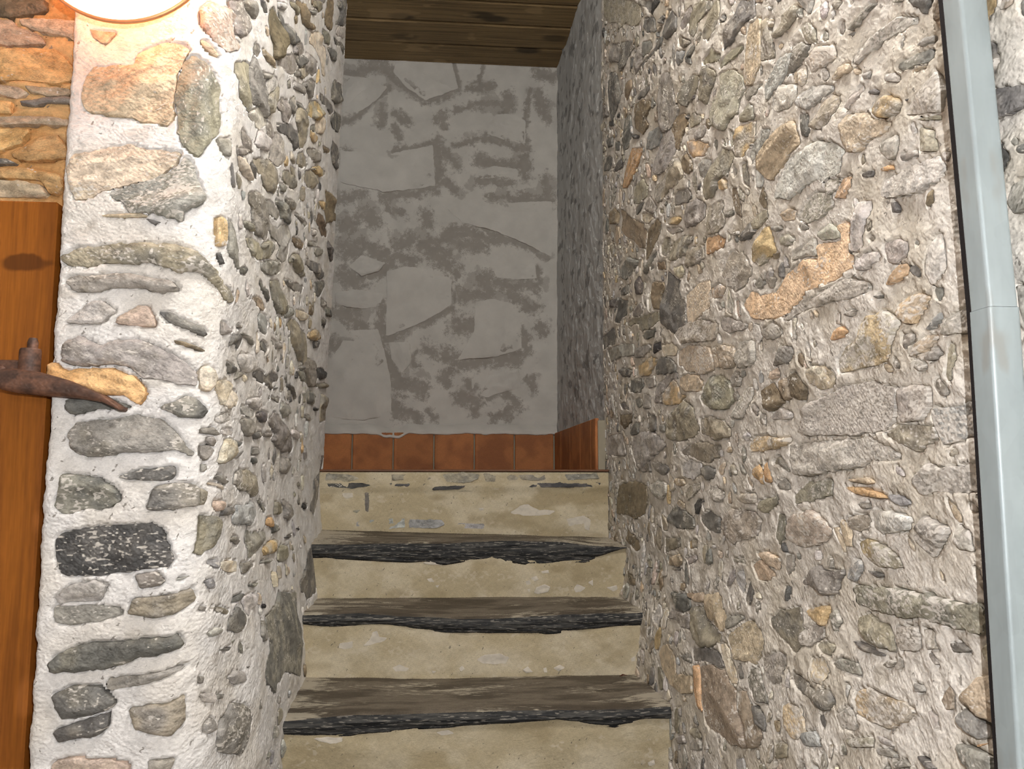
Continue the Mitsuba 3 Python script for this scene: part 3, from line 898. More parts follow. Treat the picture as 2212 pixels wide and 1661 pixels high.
RIGHT = read_stones("""o10,3:2951,3305 2455,3007 2371,2938 2367,2893 2409,2898 2497,2942 2576,3000 2662,3028 2721,3083 2833,3146 2935,3231
d12,2:2436,2996 2227,2870 2222,2850 2250,2837 2303,2892 2359,2934
k9,2:2211,2861 2156,2828 2197,2829 2239,2828 2249,2860
d12,2:2327,2873 2229,2819 2201,2757 2317,2821 2339,2856
d9,2:2179,2782 2139,2773 2102,2748 2140,2757 2122,2735 2179,2774
d12,2:2093,2735 2038,2727 2005,2690 2007,2657 2051,2663 2105,2682 2142,2716 2122,2724
g9,2:1973,2648 1907,2651 1869,2643 1863,2622 1902,2610 1949,2622
o14,2:1878,2612 1847,2628 1797,2612 1725,2569 1739,2557 1800,2569 1835,2577 1840,2556 1866,2557 1899,2587 1894,2606
o12,2:1746,2552 1706,2555 1682,2543 1685,2500 1710,2493 1730,2486 1770,2498 1803,2521 1781,2537
k9,2:1679,2499 1649,2490 1635,2474 1650,2472 1679,2488
d14,2:1658,2446 1633,2454 1582,2450 1549,2463 1480,2421 1482,2388 1542,2408 1575,2402 1608,2402 1648,2410 1660,2404
d9,2:2142,2719 2153,2700 2183,2697 2267,2715 2345,2735 2357,2717 2379,2747 2333,2741 2224,2716 2182,2721
d9,2:2353,2812 2264,2766 2234,2729 2277,2735 2344,2758
g9,2:2803,3050 2664,2975 2651,2933 2696,2923 2821,2991
d9,2:2649,2970 2499,2895 2449,2851 2540,2862 2596,2858 2668,2874 2697,2916
d9,2:2514,2842 2463,2821 2490,2803 2529,2804
g9,2:2450,2827 2354,2794 2344,2747 2392,2747 2453,2753 2477,2791
o9,2:1983,2625 1904,2572 1889,2559 1936,2567 1976,2598
d9,2:1875,2542 1846,2530 1876,2523 1922,2532 1892,2516 1889,2498 1923,2518 1938,2543
l9,2:1993,2590 1937,2560 1954,2544 1995,2550 2003,2574
o9,2:1793,2460 1719,2455 1702,2430 1660,2402 1691,2405 1753,2433 1793,2449
o9,2:1655,2397 1609,2389 1535,2364 1567,2359 1621,2371 1680,2382 1688,2395
g14,2:2129,2602 2065,2570 2049,2530 2043,2483 2002,2438 2020,2421 2073,2416 2157,2438 2164,2490 2191,2544 2178,2599
o14,2:1879,2466 1822,2438 1838,2417 1890,2411 1937,2414 1976,2442 1983,2463 1942,2473
o14,2:1800,2446 1754,2428 1704,2388 1724,2373 1758,2361 1792,2352 1826,2381 1835,2407 1809,2424
k9,2:1898,2413 1853,2408 1861,2400
o14,3:1687,2374 1612,2347 1554,2304 1546,2270 1578,2265 1580,2236 1624,2241 1659,2233 1695,2251 1718,2278 1756,2284 1761,2317 1720,2336 1683,2340
d9,2:2839,2957 2728,2905 2699,2852 2656,2794 2687,2775 2749,2762 2813,2756 2844,2805 2875,2906
b9,2:2585,2793 2504,2766 2505,2738 2573,2728 2606,2777
d9,2:2407,2669 2292,2644 2271,2625 2349,2633 2420,2657
b12,2:2457,2662 2373,2635 2283,2596 2274,2571 2341,2564 2309,2526 2366,2524 2461,2583 2447,2617 2471,2646
k9,2:2711,2745 2659,2725 2674,2715 2726,2738
k9,2:2862,2784 2781,2749 2781,2731 2846,2759
d9,2:2589,2680 2522,2657 2518,2595 2553,2559 2622,2577 2642,2614 2618,2660
k9,2:2499,2580 2425,2546 2437,2542 2500,2571
l9,2:2277,2495 2165,2466 2167,2432 2197,2420 2280,2439 2329,2465 2311,2492
b9,2:2064,2412 1994,2420 1938,2397 1916,2363 1973,2355 2000,2324 2024,2344 2066,2387
k9,2:1950,2397 1907,2381 1919,2375 1946,2388
o9,2:1908,2371 1870,2369 1821,2337 1829,2325 1902,2344
g9,2:1888,2322 1795,2307 1776,2290 1804,2281 1860,2296
y9,2:1926,2322 1818,2277 1765,2247 1806,2237 1877,2260 1920,2292
y14,2:1582,2210 1546,2199 1496,2183 1499,2142 1530,2137 1550,2132 1597,2150 1605,2186
o9,2:1543,2233 1523,2233 1504,2217 1506,2191 1576,2214 1575,2228
d9,2:2752,2660 2677,2632 2679,2603 2754,2626
d9,2:2915,2735 2799,2700 2800,2666 2882,2692
g9,2:2982,2901 2877,2852 2861,2798 2947,2837
r9,2:2501,2536 2368,2483 2416,2466 2467,2449 2518,2440 2585,2436 2648,2455 2611,2496 2555,2520
d9,2:2953,2647 2866,2656 2801,2620 2835,2588 2954,2632
d9,2:2740,2575 2665,2570 2652,2532 2741,2549 2803,2572
g14,2:2157,2424 2064,2411 2023,2363 2024,2343 2051,2326 2143,2324 2221,2345 2272,2376 2240,2394 2198,2403
o9,2:2481,2396 2372,2390 2318,2347 2341,2320 2435,2331 2496,2355
o14,2:2130,2306 2069,2325 2009,2313 1966,2267 1959,2245 2012,2245 2091,2255 2157,2252 2226,2264 2245,2287 2234,2311
b9,2:1976,2299 1936,2295 1892,2258 1878,2230 1924,2236 1958,2257 1979,2282
g9,2:1835,2229 1800,2227 1748,2203 1762,2190 1803,2183 1830,2195
o12,2:1674,2201 1612,2168 1602,2152 1637,2138 1643,2125 1677,2143 1717,2143 1734,2129 1760,2115 1806,2130 1818,2155 1810,2181 1755,2190
y9,2:1713,2140 1678,2137 1655,2120 1662,2106 1709,2121
g9,2:2048,2217 2014,2226 1926,2202 1897,2173 1928,2166 2041,2195
k9,2:1852,2180 1820,2176 1828,2163 1853,2171
d9,2:2466,2324 2423,2324 2353,2316 2388,2301 2460,2304
g9,2:2365,2294 2297,2308 2236,2260 2247,2241 2332,2277
m9,2:2377,2283 2289,2255 2248,2228 2323,2234 2378,2263
b16,2:2686,2399 2589,2354 2498,2304 2379,2254 2329,2216 2346,2164 2429,2196 2501,2237 2605,2280 2675,2323 2645,2353
b10,2:2318,2213 2208,2215 2170,2189 2190,2166 2252,2141 2317,2128 2341,2129 2340,2165
b9,2:2873,2439 2761,2430 2694,2382 2718,2356 2858,2399
g12,2:1960,2149 1928,2162 1854,2151 1800,2119 1808,2091 1844,2086 1962,2111
y9,2:2122,2185 2034,2165 1977,2142 2035,2145 2114,2170
g9,2:2133,2162 2010,2130 1971,2108 2080,2131
o12,3:1774,2104 1705,2094 1676,2076 1694,2069 1672,2045 1685,2031 1733,2031 1798,2047 1796,2076
d9,2:1674,2056 1642,2053 1610,2042 1626,2037 1666,2045
g9,2:1634,2001 1596,1996 1597,1988 1635,1997
o9,2:2173,2127 2143,2139 2080,2123 2077,2095 2128,2085 2174,2103
o12,2:2068,2102 1979,2096 1895,2072 1896,2063 1949,2064 1951,2040 2066,2056 2119,2075 2082,2088
r9,2:1799,2039 1709,2019 1669,1999 1682,1986 1755,1992 1800,2002
o9,2:1942,2055 1826,2033 1814,1999 1885,1999 1953,2007
d9,2:1603,1980 1571,1986 1520,1992 1511,1970 1542,1962 1593,1971
o14,3:1666,1953 1626,1963 1584,1949 1554,1926 1526,1905 1537,1891 1568,1879 1626,1877 1675,1903 1703,1928 1679,1942
g12,2:2694,2192 2568,2200 2442,2158 2480,2135 2611,2136 2695,2166
d9,2:2374,2103 2317,2122 2212,2130 2233,2111 2297,2097 2352,2089
b9,2:2214,2092 2137,2075 2129,2050 2215,2071
m9,2:2058,2037 1983,2025 1961,1998 2002,1993 2047,2014
d14,2:2111,2043 2043,2006 1998,1987 2003,1964 1969,1924 1964,1885 1959,1865 2009,1867 2068,1865 2129,1888 2193,1918 2172,1950 2175,1988 2123,2004
b9,2:2283,2047 2237,2042 2159,2021 2141,2006 2185,1990 2187,1956 2221,1958 2281,1978
t10,3:1953,1941 1852,1948 1778,1935 1772,1921 1781,1891 1769,1877 1915,1864 1949,1866 1959,1902
y9,3:1766,1917 1710,1915 1681,1898 1712,1882 1771,1891
d9,2:2495,2096 2433,2108 2387,2071 2400,2045 2472,2055
d9,2:2697,2118 2572,2114 2560,2078 2683,2099
d9,2:2884,2125 2750,2103 2743,2073 2868,2098
d9,2:2720,2094 2574,2062 2602,2022 2716,2012 2791,2029 2741,2059
d9,2:2991,2012 2807,2014 2762,1983 2778,1953 2975,1964
g9,2:2524,2015 2401,2019 2380,1991 2427,1978 2524,1997
o9,2:2550,1989 2293,1963 2202,1948 2213,1926 2327,1922 2440,1937 2439,1960 2617,1986
d9,2:2395,1915 2338,1923 2224,1905 2265,1893 2372,1900
o12,5:2050,1876 1945,1876 1823,1855 1728,1833 1748,1803 1793,1800 1910,1817 2027,1835 2059,1863
g10,4:1722,1825 1697,1839 1641,1826 1563,1798 1569,1790 1648,1794 1705,1810
g9,2:2906,1953 2704,1938 2515,1911 2511,1875 2691,1895 2859,1902
g9,2:2504,1892 2329,1881 2298,1865 2397,1853 2505,1865
k9,2:2266,1871 2191,1867 2192,1844 2278,1843
m9,2:2185,1853 2086,1845 2028,1823 2054,1806 2170,1820
y9,2:2457,1832 2309,1840 2228,1826 2269,1807 2344,1792 2435,1798
d9,2:2257,1806 2218,1824 2106,1808 2055,1784 2056,1767 2172,1771 2250,1784
t14,4:2028,1812 1948,1818 1794,1789 1773,1759 1774,1736 1851,1732 1944,1751 2030,1781
t9,3:1781,1785 1701,1777 1639,1765 1636,1735 1653,1722 1759,1736 1768,1762
g12,4:1632,1750 1606,1768 1555,1767 1526,1756 1529,1717 1579,1716 1620,1718 1630,1734
g9,2:1666,1702 1637,1716 1606,1700 1618,1683 1650,1682
t9,2:2022,1744 1960,1748 1879,1735 1845,1712 1867,1695 1986,1709 2029,1731
g9,2:2231,1752 2117,1767 2040,1762 2040,1748 2091,1752 2142,1733 2189,1717 2188,1694 2254,1702 2262,1737
y12,2:2083,1750 2041,1730 2026,1706 1971,1698 2036,1681 2175,1693 2183,1718 2136,1731
o14,2:1832,1708 1791,1723 1723,1714 1669,1696 1652,1655 1692,1641 1802,1650 1868,1679 1840,1694
d9,5:1648,1637 1614,1659 1562,1673 1542,1671 1554,1646 1595,1626 1617,1614 1654,1618
o16,2:2151,1648 2061,1676 1987,1686 1919,1666 1899,1633 1872,1614 1902,1594 2033,1588 2118,1596 2143,1618
o12,2:1868,1633 1790,1636 1711,1616 1672,1598 1679,1583 1781,1582 1859,1600
d9,2:2558,1801 2400,1791 2390,1764 2449,1751 2560,1765
g9,2:2384,1783 2270,1781 2262,1750 2335,1753
d9,2:2707,1856 2583,1843 2519,1826 2571,1813 2666,1825
d9,2:2510,1736 2426,1734 2393,1711 2463,1706
d9,2:2712,1742 2614,1737 2575,1709 2670,1720
g9,2:2386,1742 2325,1733 2306,1693 2393,1698
b9,2:2713,1705 2537,1692 2551,1669 2645,1653 2714,1673
d9,2:2578,1638 2514,1664 2453,1660 2466,1629 2553,1628
g14,2:2528,1618 2442,1634 2278,1622 2200,1603 2145,1585 2231,1568 2413,1529 2471,1518 2506,1550 2555,1589
d9,2:2349,1683 2256,1668 2258,1626 2309,1624
d9,2:2217,1642 2170,1639 2162,1618 2209,1621
g9,2:2917,1642 2687,1640 2647,1593 2634,1568 2903,1575
o10,2:2034,1558 1962,1576 1840,1579 1733,1565 1740,1541 1810,1532 1877,1539 1995,1554
b14,2:2736,1473 2509,1489 2370,1476 2361,1444 2396,1391 2514,1372 2615,1382 2784,1377 2767,1431
g9,2:2482,1540 2345,1544 2325,1514 2413,1512
d9,2:2314,1540 2204,1536 2130,1525 2149,1508 2205,1506 2284,1519
w9,2:2012,1524 1942,1543 1870,1531 1858,1509 1930,1494 2013,1500
d12,2:1864,1522 1810,1525 1769,1515 1780,1498 1819,1490 1851,1505
t9,2:2071,1498 2006,1494 1991,1482 2039,1475 2089,1486
g9,4:2338,1476 2245,1490 2169,1486 2161,1456 2209,1440 2287,1448
o9,4:1968,1478 1880,1487 1881,1474 1939,1452 1993,1441 1992,1459
g14,3:1801,1469 1756,1478 1710,1467 1734,1445 1783,1449
o9,4:1643,1464 1596,1469 1537,1470 1538,1451 1597,1447 1638,1453
k9,2:1926,1434 1896,1450 1841,1450 1862,1434 1898,1413 1919,1421
t9,2:2075,1434 2041,1444 2001,1434 2010,1422
d12,2:2146,1398 2101,1427 2018,1419 1935,1404 1922,1382 2005,1372 2078,1373 2156,1385
d10,2:1878,1408 1810,1428 1737,1411 1750,1384 1775,1379 1838,1389
o16,3:1725,1411 1683,1435 1629,1435 1548,1436 1526,1423 1538,1391 1612,1375 1666,1365 1710,1373 1732,1391
o9,2:2176,1342 2046,1351 2022,1335 2079,1321 2173,1303
y9,2:1960,1351 1895,1360 1903,1338 1961,1331
g9,2:1989,1308 1909,1322 1901,1310 1964,1293
d9,2:2112,1271 2015,1281 2045,1271 2102,1267
t9,2:2136,1297 2037,1313 2010,1295 2047,1280 2140,1275
g9,2:1673,1338 1604,1344 1594,1333 1667,1329
b9,2:2220,1239 2191,1265 2174,1220 2192,1199
b9,2:2617,1340 2539,1325 2464,1308 2437,1291 2492,1278 2626,1304
b9,2:2590,1217 2466,1197 2434,1182 2528,1179
d16,2:2100,1213 1990,1223 1927,1215 1926,1195 1965,1183 2035,1181
t9,2:1976,1227 1847,1244 1836,1225 1885,1218 1951,1219
t14,2:1836,1242 1744,1258 1717,1246 1719,1233 1699,1224 1681,1220 1686,1195 1702,1184 1747,1194 1792,1198 1819,1212
g10,2:1684,1213 1674,1223 1611,1235 1594,1230 1639,1209 1682,1193
o18,2:1923,1204 1834,1219 1821,1201 1789,1192 1739,1188 1706,1181 1704,1167 1763,1144 1822,1133 1867,1142 1898,1166
t18,2:1655,1193 1579,1229 1537,1231 1507,1223 1486,1210 1489,1190 1498,1178 1519,1160 1573,1152 1618,1151 1651,1168 1667,1180
o16,2:1474,1248 1433,1271 1351,1287 1338,1268 1341,1228 1349,1216 1375,1217 1420,1227 1459,1236
g12,2:2095,1151 2073,1173 1971,1179 1922,1185 1900,1153 1972,1149 2030,1154
d14,2:1869,1117 1827,1130 1740,1147 1703,1143 1658,1123 1703,1115 1774,1113 1852,1096
m10,2:1707,1161 1680,1170 1651,1161 1629,1144 1601,1127 1578,1111 1610,1102 1653,1120 1682,1140
d9,2:1964,1088 1876,1104 1863,1090 1902,1084
t10,2:2117,1077 2072,1091 2008,1081 1962,1041 1857,1063 1834,1032 1907,1010 2010,1013 2084,1029 2124,1055
r12,2:1855,1088 1812,1097 1791,1074 1777,1039 1751,1011 1798,1014 1826,1036
b16,3:1803,1099 1726,1115 1653,1117 1625,1102 1584,1103 1570,1065 1527,1052 1512,1017 1595,998 1655,1002 1711,996 1742,1008 1772,1040
b14,3:1580,1104 1528,1108 1513,1092 1475,1073 1448,1054 1471,1030 1508,1018 1523,1053 1566,1066
d12,2:1507,1094 1488,1097 1446,1089 1442,1064 1469,1067 1495,1081
g9,2:1523,1119 1542,1132 1526,1154 1493,1162 1488,1147 1450,1124 1441,1109 1486,1104
g12,2:1485,1179 1418,1204 1382,1200 1398,1176 1407,1153 1428,1147 1468,1153
y9,4:1379,1127 1338,1139 1310,1139 1296,1103 1310,1091 1330,1086 1361,1095 1377,1109
g9,2:1825,928 1783,957 1757,957 1755,938 1832,915
g9,2:1948,903 1868,936 1853,920 1903,905
o9,2:1824,964 1786,973 1746,964 1782,951 1821,951
o9,2:1393,1060 1369,1072 1344,1073 1342,1055 1383,1039
t12,2:1511,2390 1458,2374 1462,2309 1468,2278 1507,2264 1538,2271 1549,2305 1532,2356
o10,2:1453,2357 1425,2358 1414,2323 1400,2280 1390,2261 1418,2266 1459,2288
o12,3:1366,2301 1344,2315 1305,2308 1292,2293 1312,2283 1341,2284 1367,2283 1401,2297 1404,2308
d9,2:1292,2291 1278,2287 1277,2267 1295,2278
g9,2:1166,2233 1141,2218 1149,2211 1160,2212 1173,2227
o9,4:1290,2257 1258,2250 1233,2226 1222,2197 1252,2205 1273,2233
d9,3:1324,2244 1278,2227 1248,2201 1290,2193 1318,2193 1353,2197 1332,2213 1316,2224
l9,3:1392,2239 1360,2245 1316,2229 1324,2211 1353,2201 1395,2195 1440,2198 1449,2224 1420,2235
p9,6:1271,2190 1227,2190 1168,2162 1166,2139 1206,2144 1247,2157
t9,5:1318,2191 1272,2182 1265,2158 1284,2150 1320,2174
g9,2:1130,2166 1091,2166 1064,2166 1042,2158 1071,2156 1099,2153 1127,2158
d9,2:1131,2156 1106,2148 1113,2145
g9,5:1119,2115 1074,2118 1018,2111 991,2108 960,2088 953,2075 979,2081 1038,2093 1096,2099 1121,2101
t10,2:1176,2113 1156,2119 1132,2113 1121,2101 1132,2099 1169,2104 1180,2106
w9,2:1406,2191 1374,2198 1306,2167 1307,2149 1337,2137 1398,2156 1413,2174
w9,2:1303,2142 1253,2135 1180,2104 1177,2095 1226,2096 1269,2104 1314,2126
g9,2:1552,2263 1526,2263 1454,2242 1490,2234 1534,2242
o12,4:1267,2074 1235,2082 1222,2092 1185,2091 1159,2076 1165,2060 1188,2053 1217,2050 1246,2057
g9,4:1143,2052 1113,2058 1086,2059 1093,2050 1118,2046 1140,2041
d9,2:1080,2044 1058,2037 1046,2026 1062,2030 1080,2041
y12,2:1073,2016 1059,2022 1029,2016 1006,2000 996,1984 1014,1979 1037,1984 1067,1999 1076,2010
t10,4:1159,2034 1137,2036 1079,2012 1069,1999 1037,1983 1023,1971 1045,1969 1073,1972 1114,1967 1141,1977 1151,1990 1153,2010 1162,2024
k9,2:990,1989 976,1985 985,1984
g9,2:1091,2075 1065,2067 1072,2058 1089,2066
t20,2:1475,2110 1434,2116 1374,2118 1324,2112 1316,2093 1304,2069 1309,2056 1348,2057 1379,2047 1423,2037 1456,2053 1477,2073
g9,2:1529,2124 1503,2143 1467,2140 1460,2155 1427,2139 1445,2123 1475,2114 1512,2103
w12,2:1408,2024 1339,2051 1274,2040 1230,2036 1176,2008 1155,1986 1164,1963 1180,1956 1219,1965 1296,1982 1354,1979 1420,2002
d12,2:1006,2039 997,2044 956,2035 926,2026 917,2016 927,2009 965,2023 995,2030
t9,2:973,2020 952,2015 930,2007 948,2009 971,2016
g9,2:960,2047 939,2047 915,2037 923,2033 950,2040
g9,4:1033,2035 1029,2045 1009,2037 998,2023 999,2017
g12,5:982,1978 944,1985 913,1994 902,1959 918,1939 957,1954 992,1967
o9,2:992,1966 963,1951 918,1936 921,1931 958,1946
g9,3:1052,1953 1031,1954 1010,1951 1008,1940 1021,1925 1036,1925 1047,1937
d9,3:1004,1919 988,1917 969,1913 967,1905 988,1908 1002,1910
r9,2:1055,1920 1031,1917 1028,1910 1049,1914
d9,2:1106,1931 1089,1931 1073,1925 1080,1919 1106,1927
o9,4:1220,1961 1196,1958 1162,1948 1182,1934 1214,1935
r9,5:1182,1932 1160,1945 1133,1941 1138,1924 1161,1914 1191,1924
w10,2:1050,1903 1009,1898 922,1891 910,1869 925,1860 966,1857 1034,1870 1064,1884
o10,4:1324,1933 1287,1950 1247,1957 1202,1937 1195,1915 1232,1908 1284,1913
t9,2:1394,1964 1354,1964 1320,1948 1332,1935 1373,1945
y12,2:1523,1939 1475,1962 1449,1962 1433,1932 1423,1904 1454,1900 1493,1894 1532,1918
o9,2:1534,1988 1486,1996 1447,1992 1448,1979 1494,1970 1521,1973
g9,2:1437,1955 1396,1945 1379,1933 1414,1938
g9,2:1320,1922 1299,1920 1275,1904 1300,1906
o12,4:1397,1924 1358,1919 1332,1902 1359,1896 1387,1906
g12,3:1257,1887 1206,1891 1189,1880 1170,1860 1187,1859 1235,1871
g9,3:1292,1882 1264,1886 1261,1868 1253,1850 1284,1859 1351,1868 1344,1878
q8,2:1183,1886 1137,1870 1145,1852 1153,1833 1133,1819 1144,1805 1189,1801 1233,1801 1285,1803 1332,1792 1393,1779 1450,1784 1547,1805 1587,1839 1543,1857 1484,1835 1425,1829 1360,1852 1291,1858 1244,1843 1251,1871 1206,1860 1168,1854 1166,1864
w24,2:1136,1867 1111,1895 1086,1887 1098,1866 1108,1841 1109,1826 1129,1821 1150,1831 1144,1848
w10,2:1133,1811 1106,1817 1060,1806 1072,1795 1108,1791 1131,1796
o9,2:1100,1850 1088,1860 1082,1847 1096,1844
g14,4:1420,1773 1340,1787 1269,1788 1214,1793 1163,1794 1095,1772 1100,1758 1157,1762 1233,1770 1300,1771 1363,1770
g9,4:1053,1816 1020,1812 999,1797 1000,1785 1026,1777 1045,1786 1057,1804
r9,3:1057,1761 1033,1772 1016,1778 999,1776 1005,1761 1031,1757 1058,1756
d9,2:1089,1750 1058,1745 1076,1743
y9,5:1027,1727 1004,1733 966,1728 950,1719 971,1707 993,1692 1017,1697 1031,1714
d9,2:1179,1741 1154,1744 1124,1738 1155,1734
r9,2:1220,1707 1202,1724 1180,1725 1161,1715 1186,1707
y14,4:1197,1673 1175,1688 1131,1698 1122,1712 1099,1727 1060,1723 1026,1704 1047,1677 1055,1658 1087,1652 1134,1654 1190,1655
d9,3:1018,1685 990,1682 994,1670 1016,1662
t9,4:995,1667 962,1675 943,1670 966,1657 1005,1649
g9,2:970,1651 947,1656 940,1648 951,1640 973,1643
g10,3:937,1684 892,1694 873,1695 873,1661 938,1668
l9,2:970,1681 933,1698 936,1688 962,1678
g9,2:1495,1772 1438,1779 1398,1762 1398,1750 1434,1744 1470,1753
g9,2:1437,1708 1406,1731 1356,1722 1346,1709 1380,1695 1450,1698
m16,2:1308,1670 1268,1678 1215,1665 1199,1648 1226,1635 1253,1636 1299,1651
b14,2:1506,1659 1445,1670 1420,1653 1395,1629 1419,1623 1449,1615 1486,1623
b14,2:1419,1668 1390,1673 1374,1646 1369,1632 1384,1629 1407,1650
b14,2:1381,1673 1349,1677 1305,1643 1321,1625 1361,1633 1369,1648
w9,2:1465,1608 1408,1621 1368,1608 1375,1599 1452,1602
y9,4:1563,1569 1520,1577 1394,1566 1371,1570 1384,1556 1438,1549 1564,1545
g14,5:1308,1617 1253,1623 1171,1636 1093,1631 1040,1616 1045,1591 1050,1573 1063,1563 1106,1561 1153,1558 1221,1563 1328,1566 1332,1575
g12,4:1035,1616 993,1616 969,1612 968,1588 985,1570 1029,1569 1043,1576
o12,3:1075,1560 1042,1568 997,1565 959,1561 955,1545 975,1540 997,1531 1022,1535
g14,4:1384,1552 1350,1555 1212,1556 1106,1556 1065,1540 1032,1528 1052,1521 1116,1525 1140,1515 1225,1508 1307,1502 1371,1502 1380,1523
l10,5:969,1583 922,1582 885,1585 872,1576 872,1549 915,1540 947,1536 954,1550 965,1564
g10,5:1009,1500 977,1520 944,1513 882,1515 869,1500 875,1481 957,1481 1002,1477
r12,2:1549,1515 1517,1525 1494,1512 1500,1484 1546,1502
r12,2:1491,1525 1477,1530 1447,1499 1460,1489 1491,1489
g9,2:1442,1485 1405,1499 1383,1490 1390,1476 1430,1479
o9,2:1452,1524 1420,1538 1398,1523 1382,1504 1416,1519
o12,3:1367,1471 1308,1491 1226,1497 1232,1472 1300,1460 1369,1455
t9,2:1187,1497 1122,1500 1097,1492 1119,1490 1174,1493
r14,1:1203,1485 1151,1487 1094,1479 1074,1474 1077,1470 1113,1472 1167,1476
l12,2:1070,1478 1043,1478 1015,1466 1038,1462 1067,1468
d9,3:1157,1462 1125,1465 1114,1457 1137,1455
o9,2:1528,1455 1450,1467 1425,1475 1445,1450 1497,1433 1530,1440
p12,4:1400,1409 1376,1434 1342,1445 1286,1445 1259,1431 1232,1420 1261,1401 1321,1387 1368,1386 1390,1393
o9,4:1187,1439 1158,1448 1119,1446 1120,1430 1152,1423 1175,1427
w10,2:1115,1454 1065,1456 1013,1449 1027,1432 1088,1421 1113,1431
y9,4:1157,1409 1133,1416 1082,1407 1056,1395 1041,1386 1061,1380 1106,1379 1128,1384 1150,1394
g18,5:1019,1423 998,1453 983,1450 955,1444 934,1443 951,1424 966,1410 973,1401 995,1409
g9,5:926,1442 900,1442 895,1416 918,1416 930,1424
t9,2:1535,1360 1495,1366 1433,1357 1446,1336 1496,1341 1536,1352
t9,2:1564,1336 1522,1348 1490,1339 1459,1327 1477,1316 1529,1307
d18,3:1361,1320 1318,1348 1288,1362 1274,1353 1237,1357 1197,1367 1220,1347 1229,1327 1266,1316 1294,1325 1329,1327
d9,2:1140,1371 1093,1369 1104,1364 1129,1367
o12,4:1183,1346 1119,1352 1039,1356 978,1359 936,1357 879,1362 873,1348 881,1329 916,1327 956,1326 991,1327 1060,1320 1124,1317 1172,1319
y14,2:1332,1283 1313,1294 1250,1306 1258,1288 1269,1271 1297,1274
g9,5:1347,1249 1301,1271 1264,1269 1262,1256 1313,1230 1343,1228
o9,2:1287,1241 1258,1255 1223,1251 1237,1233 1267,1233
o12,2:1164,1304 1138,1311 1103,1305 1076,1297 1068,1273 1101,1272 1136,1274 1155,1287
d9,2:1177,1270 1135,1268 1080,1264 1103,1261 1149,1260
g9,5:1068,1307 1014,1315 1005,1297 1019,1283 1055,1277 1065,1291
g9,3:1003,1315 978,1316 975,1295 991,1290
d9,2:949,1308 931,1312 907,1306 943,1298
g12,2:1227,1226 1208,1236 1154,1241 1144,1227 1177,1221 1213,1221
t9,5:1297,1219 1258,1229 1233,1215 1249,1188 1283,1183 1297,1200
d16,2:1362,1182 1327,1185 1291,1178 1267,1172 1227,1189 1207,1175 1223,1156 1248,1153 1291,1160 1346,1164
y12,4:1155,1206 1121,1218 1086,1213 1039,1218 1011,1213 1033,1197 1066,1178 1099,1176 1127,1175 1148,1174 1159,1189
g9,5:1203,1159 1165,1181 1138,1163 1150,1150 1188,1145
l9,2:1308,1103 1253,1123 1231,1105 1289,1088
o9,4:1170,1136 1102,1158 1099,1145 1153,1129
g9,2:1092,1145 1062,1156 1046,1153 1047,1148 1088,1140
g9,2:1096,1163 1057,1164 1050,1160 1075,1157
g9,2:1019,1246 1002,1248 995,1241 1015,1236
t22,2:929,1254 915,1265 899,1281 875,1288 863,1265 866,1240 890,1240 904,1246 923,1248
g12,2:933,1228 918,1244 905,1244 892,1237 870,1237 869,1225 890,1216 913,1218
g9,2:932,1202 897,1207 867,1208 864,1190 894,1180 918,1186
r9,2:893,1211 872,1220 891,1209
d9,2:1004,1167 975,1165 959,1164 980,1157
g9,2:1052,1142 1027,1153 1012,1149 1045,1136""")
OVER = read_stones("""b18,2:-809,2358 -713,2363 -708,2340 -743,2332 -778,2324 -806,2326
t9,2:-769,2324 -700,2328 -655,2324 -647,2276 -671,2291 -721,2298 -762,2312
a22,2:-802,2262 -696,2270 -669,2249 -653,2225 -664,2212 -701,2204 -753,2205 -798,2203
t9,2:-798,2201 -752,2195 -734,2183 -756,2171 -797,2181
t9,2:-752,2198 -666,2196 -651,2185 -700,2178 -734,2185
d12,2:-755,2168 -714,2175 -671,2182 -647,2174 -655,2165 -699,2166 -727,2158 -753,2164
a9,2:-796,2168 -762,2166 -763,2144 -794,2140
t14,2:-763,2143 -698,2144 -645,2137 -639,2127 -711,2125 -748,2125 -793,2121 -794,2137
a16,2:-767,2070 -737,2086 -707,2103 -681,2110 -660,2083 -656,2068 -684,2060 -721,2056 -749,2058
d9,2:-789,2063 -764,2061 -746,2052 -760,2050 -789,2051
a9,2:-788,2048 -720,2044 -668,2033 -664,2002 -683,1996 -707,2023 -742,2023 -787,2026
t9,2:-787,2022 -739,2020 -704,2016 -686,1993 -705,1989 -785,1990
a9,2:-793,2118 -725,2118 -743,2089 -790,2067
t9,2:-806,2321 -772,2322 -764,2309 -724,2295 -705,2276 -803,2267""")
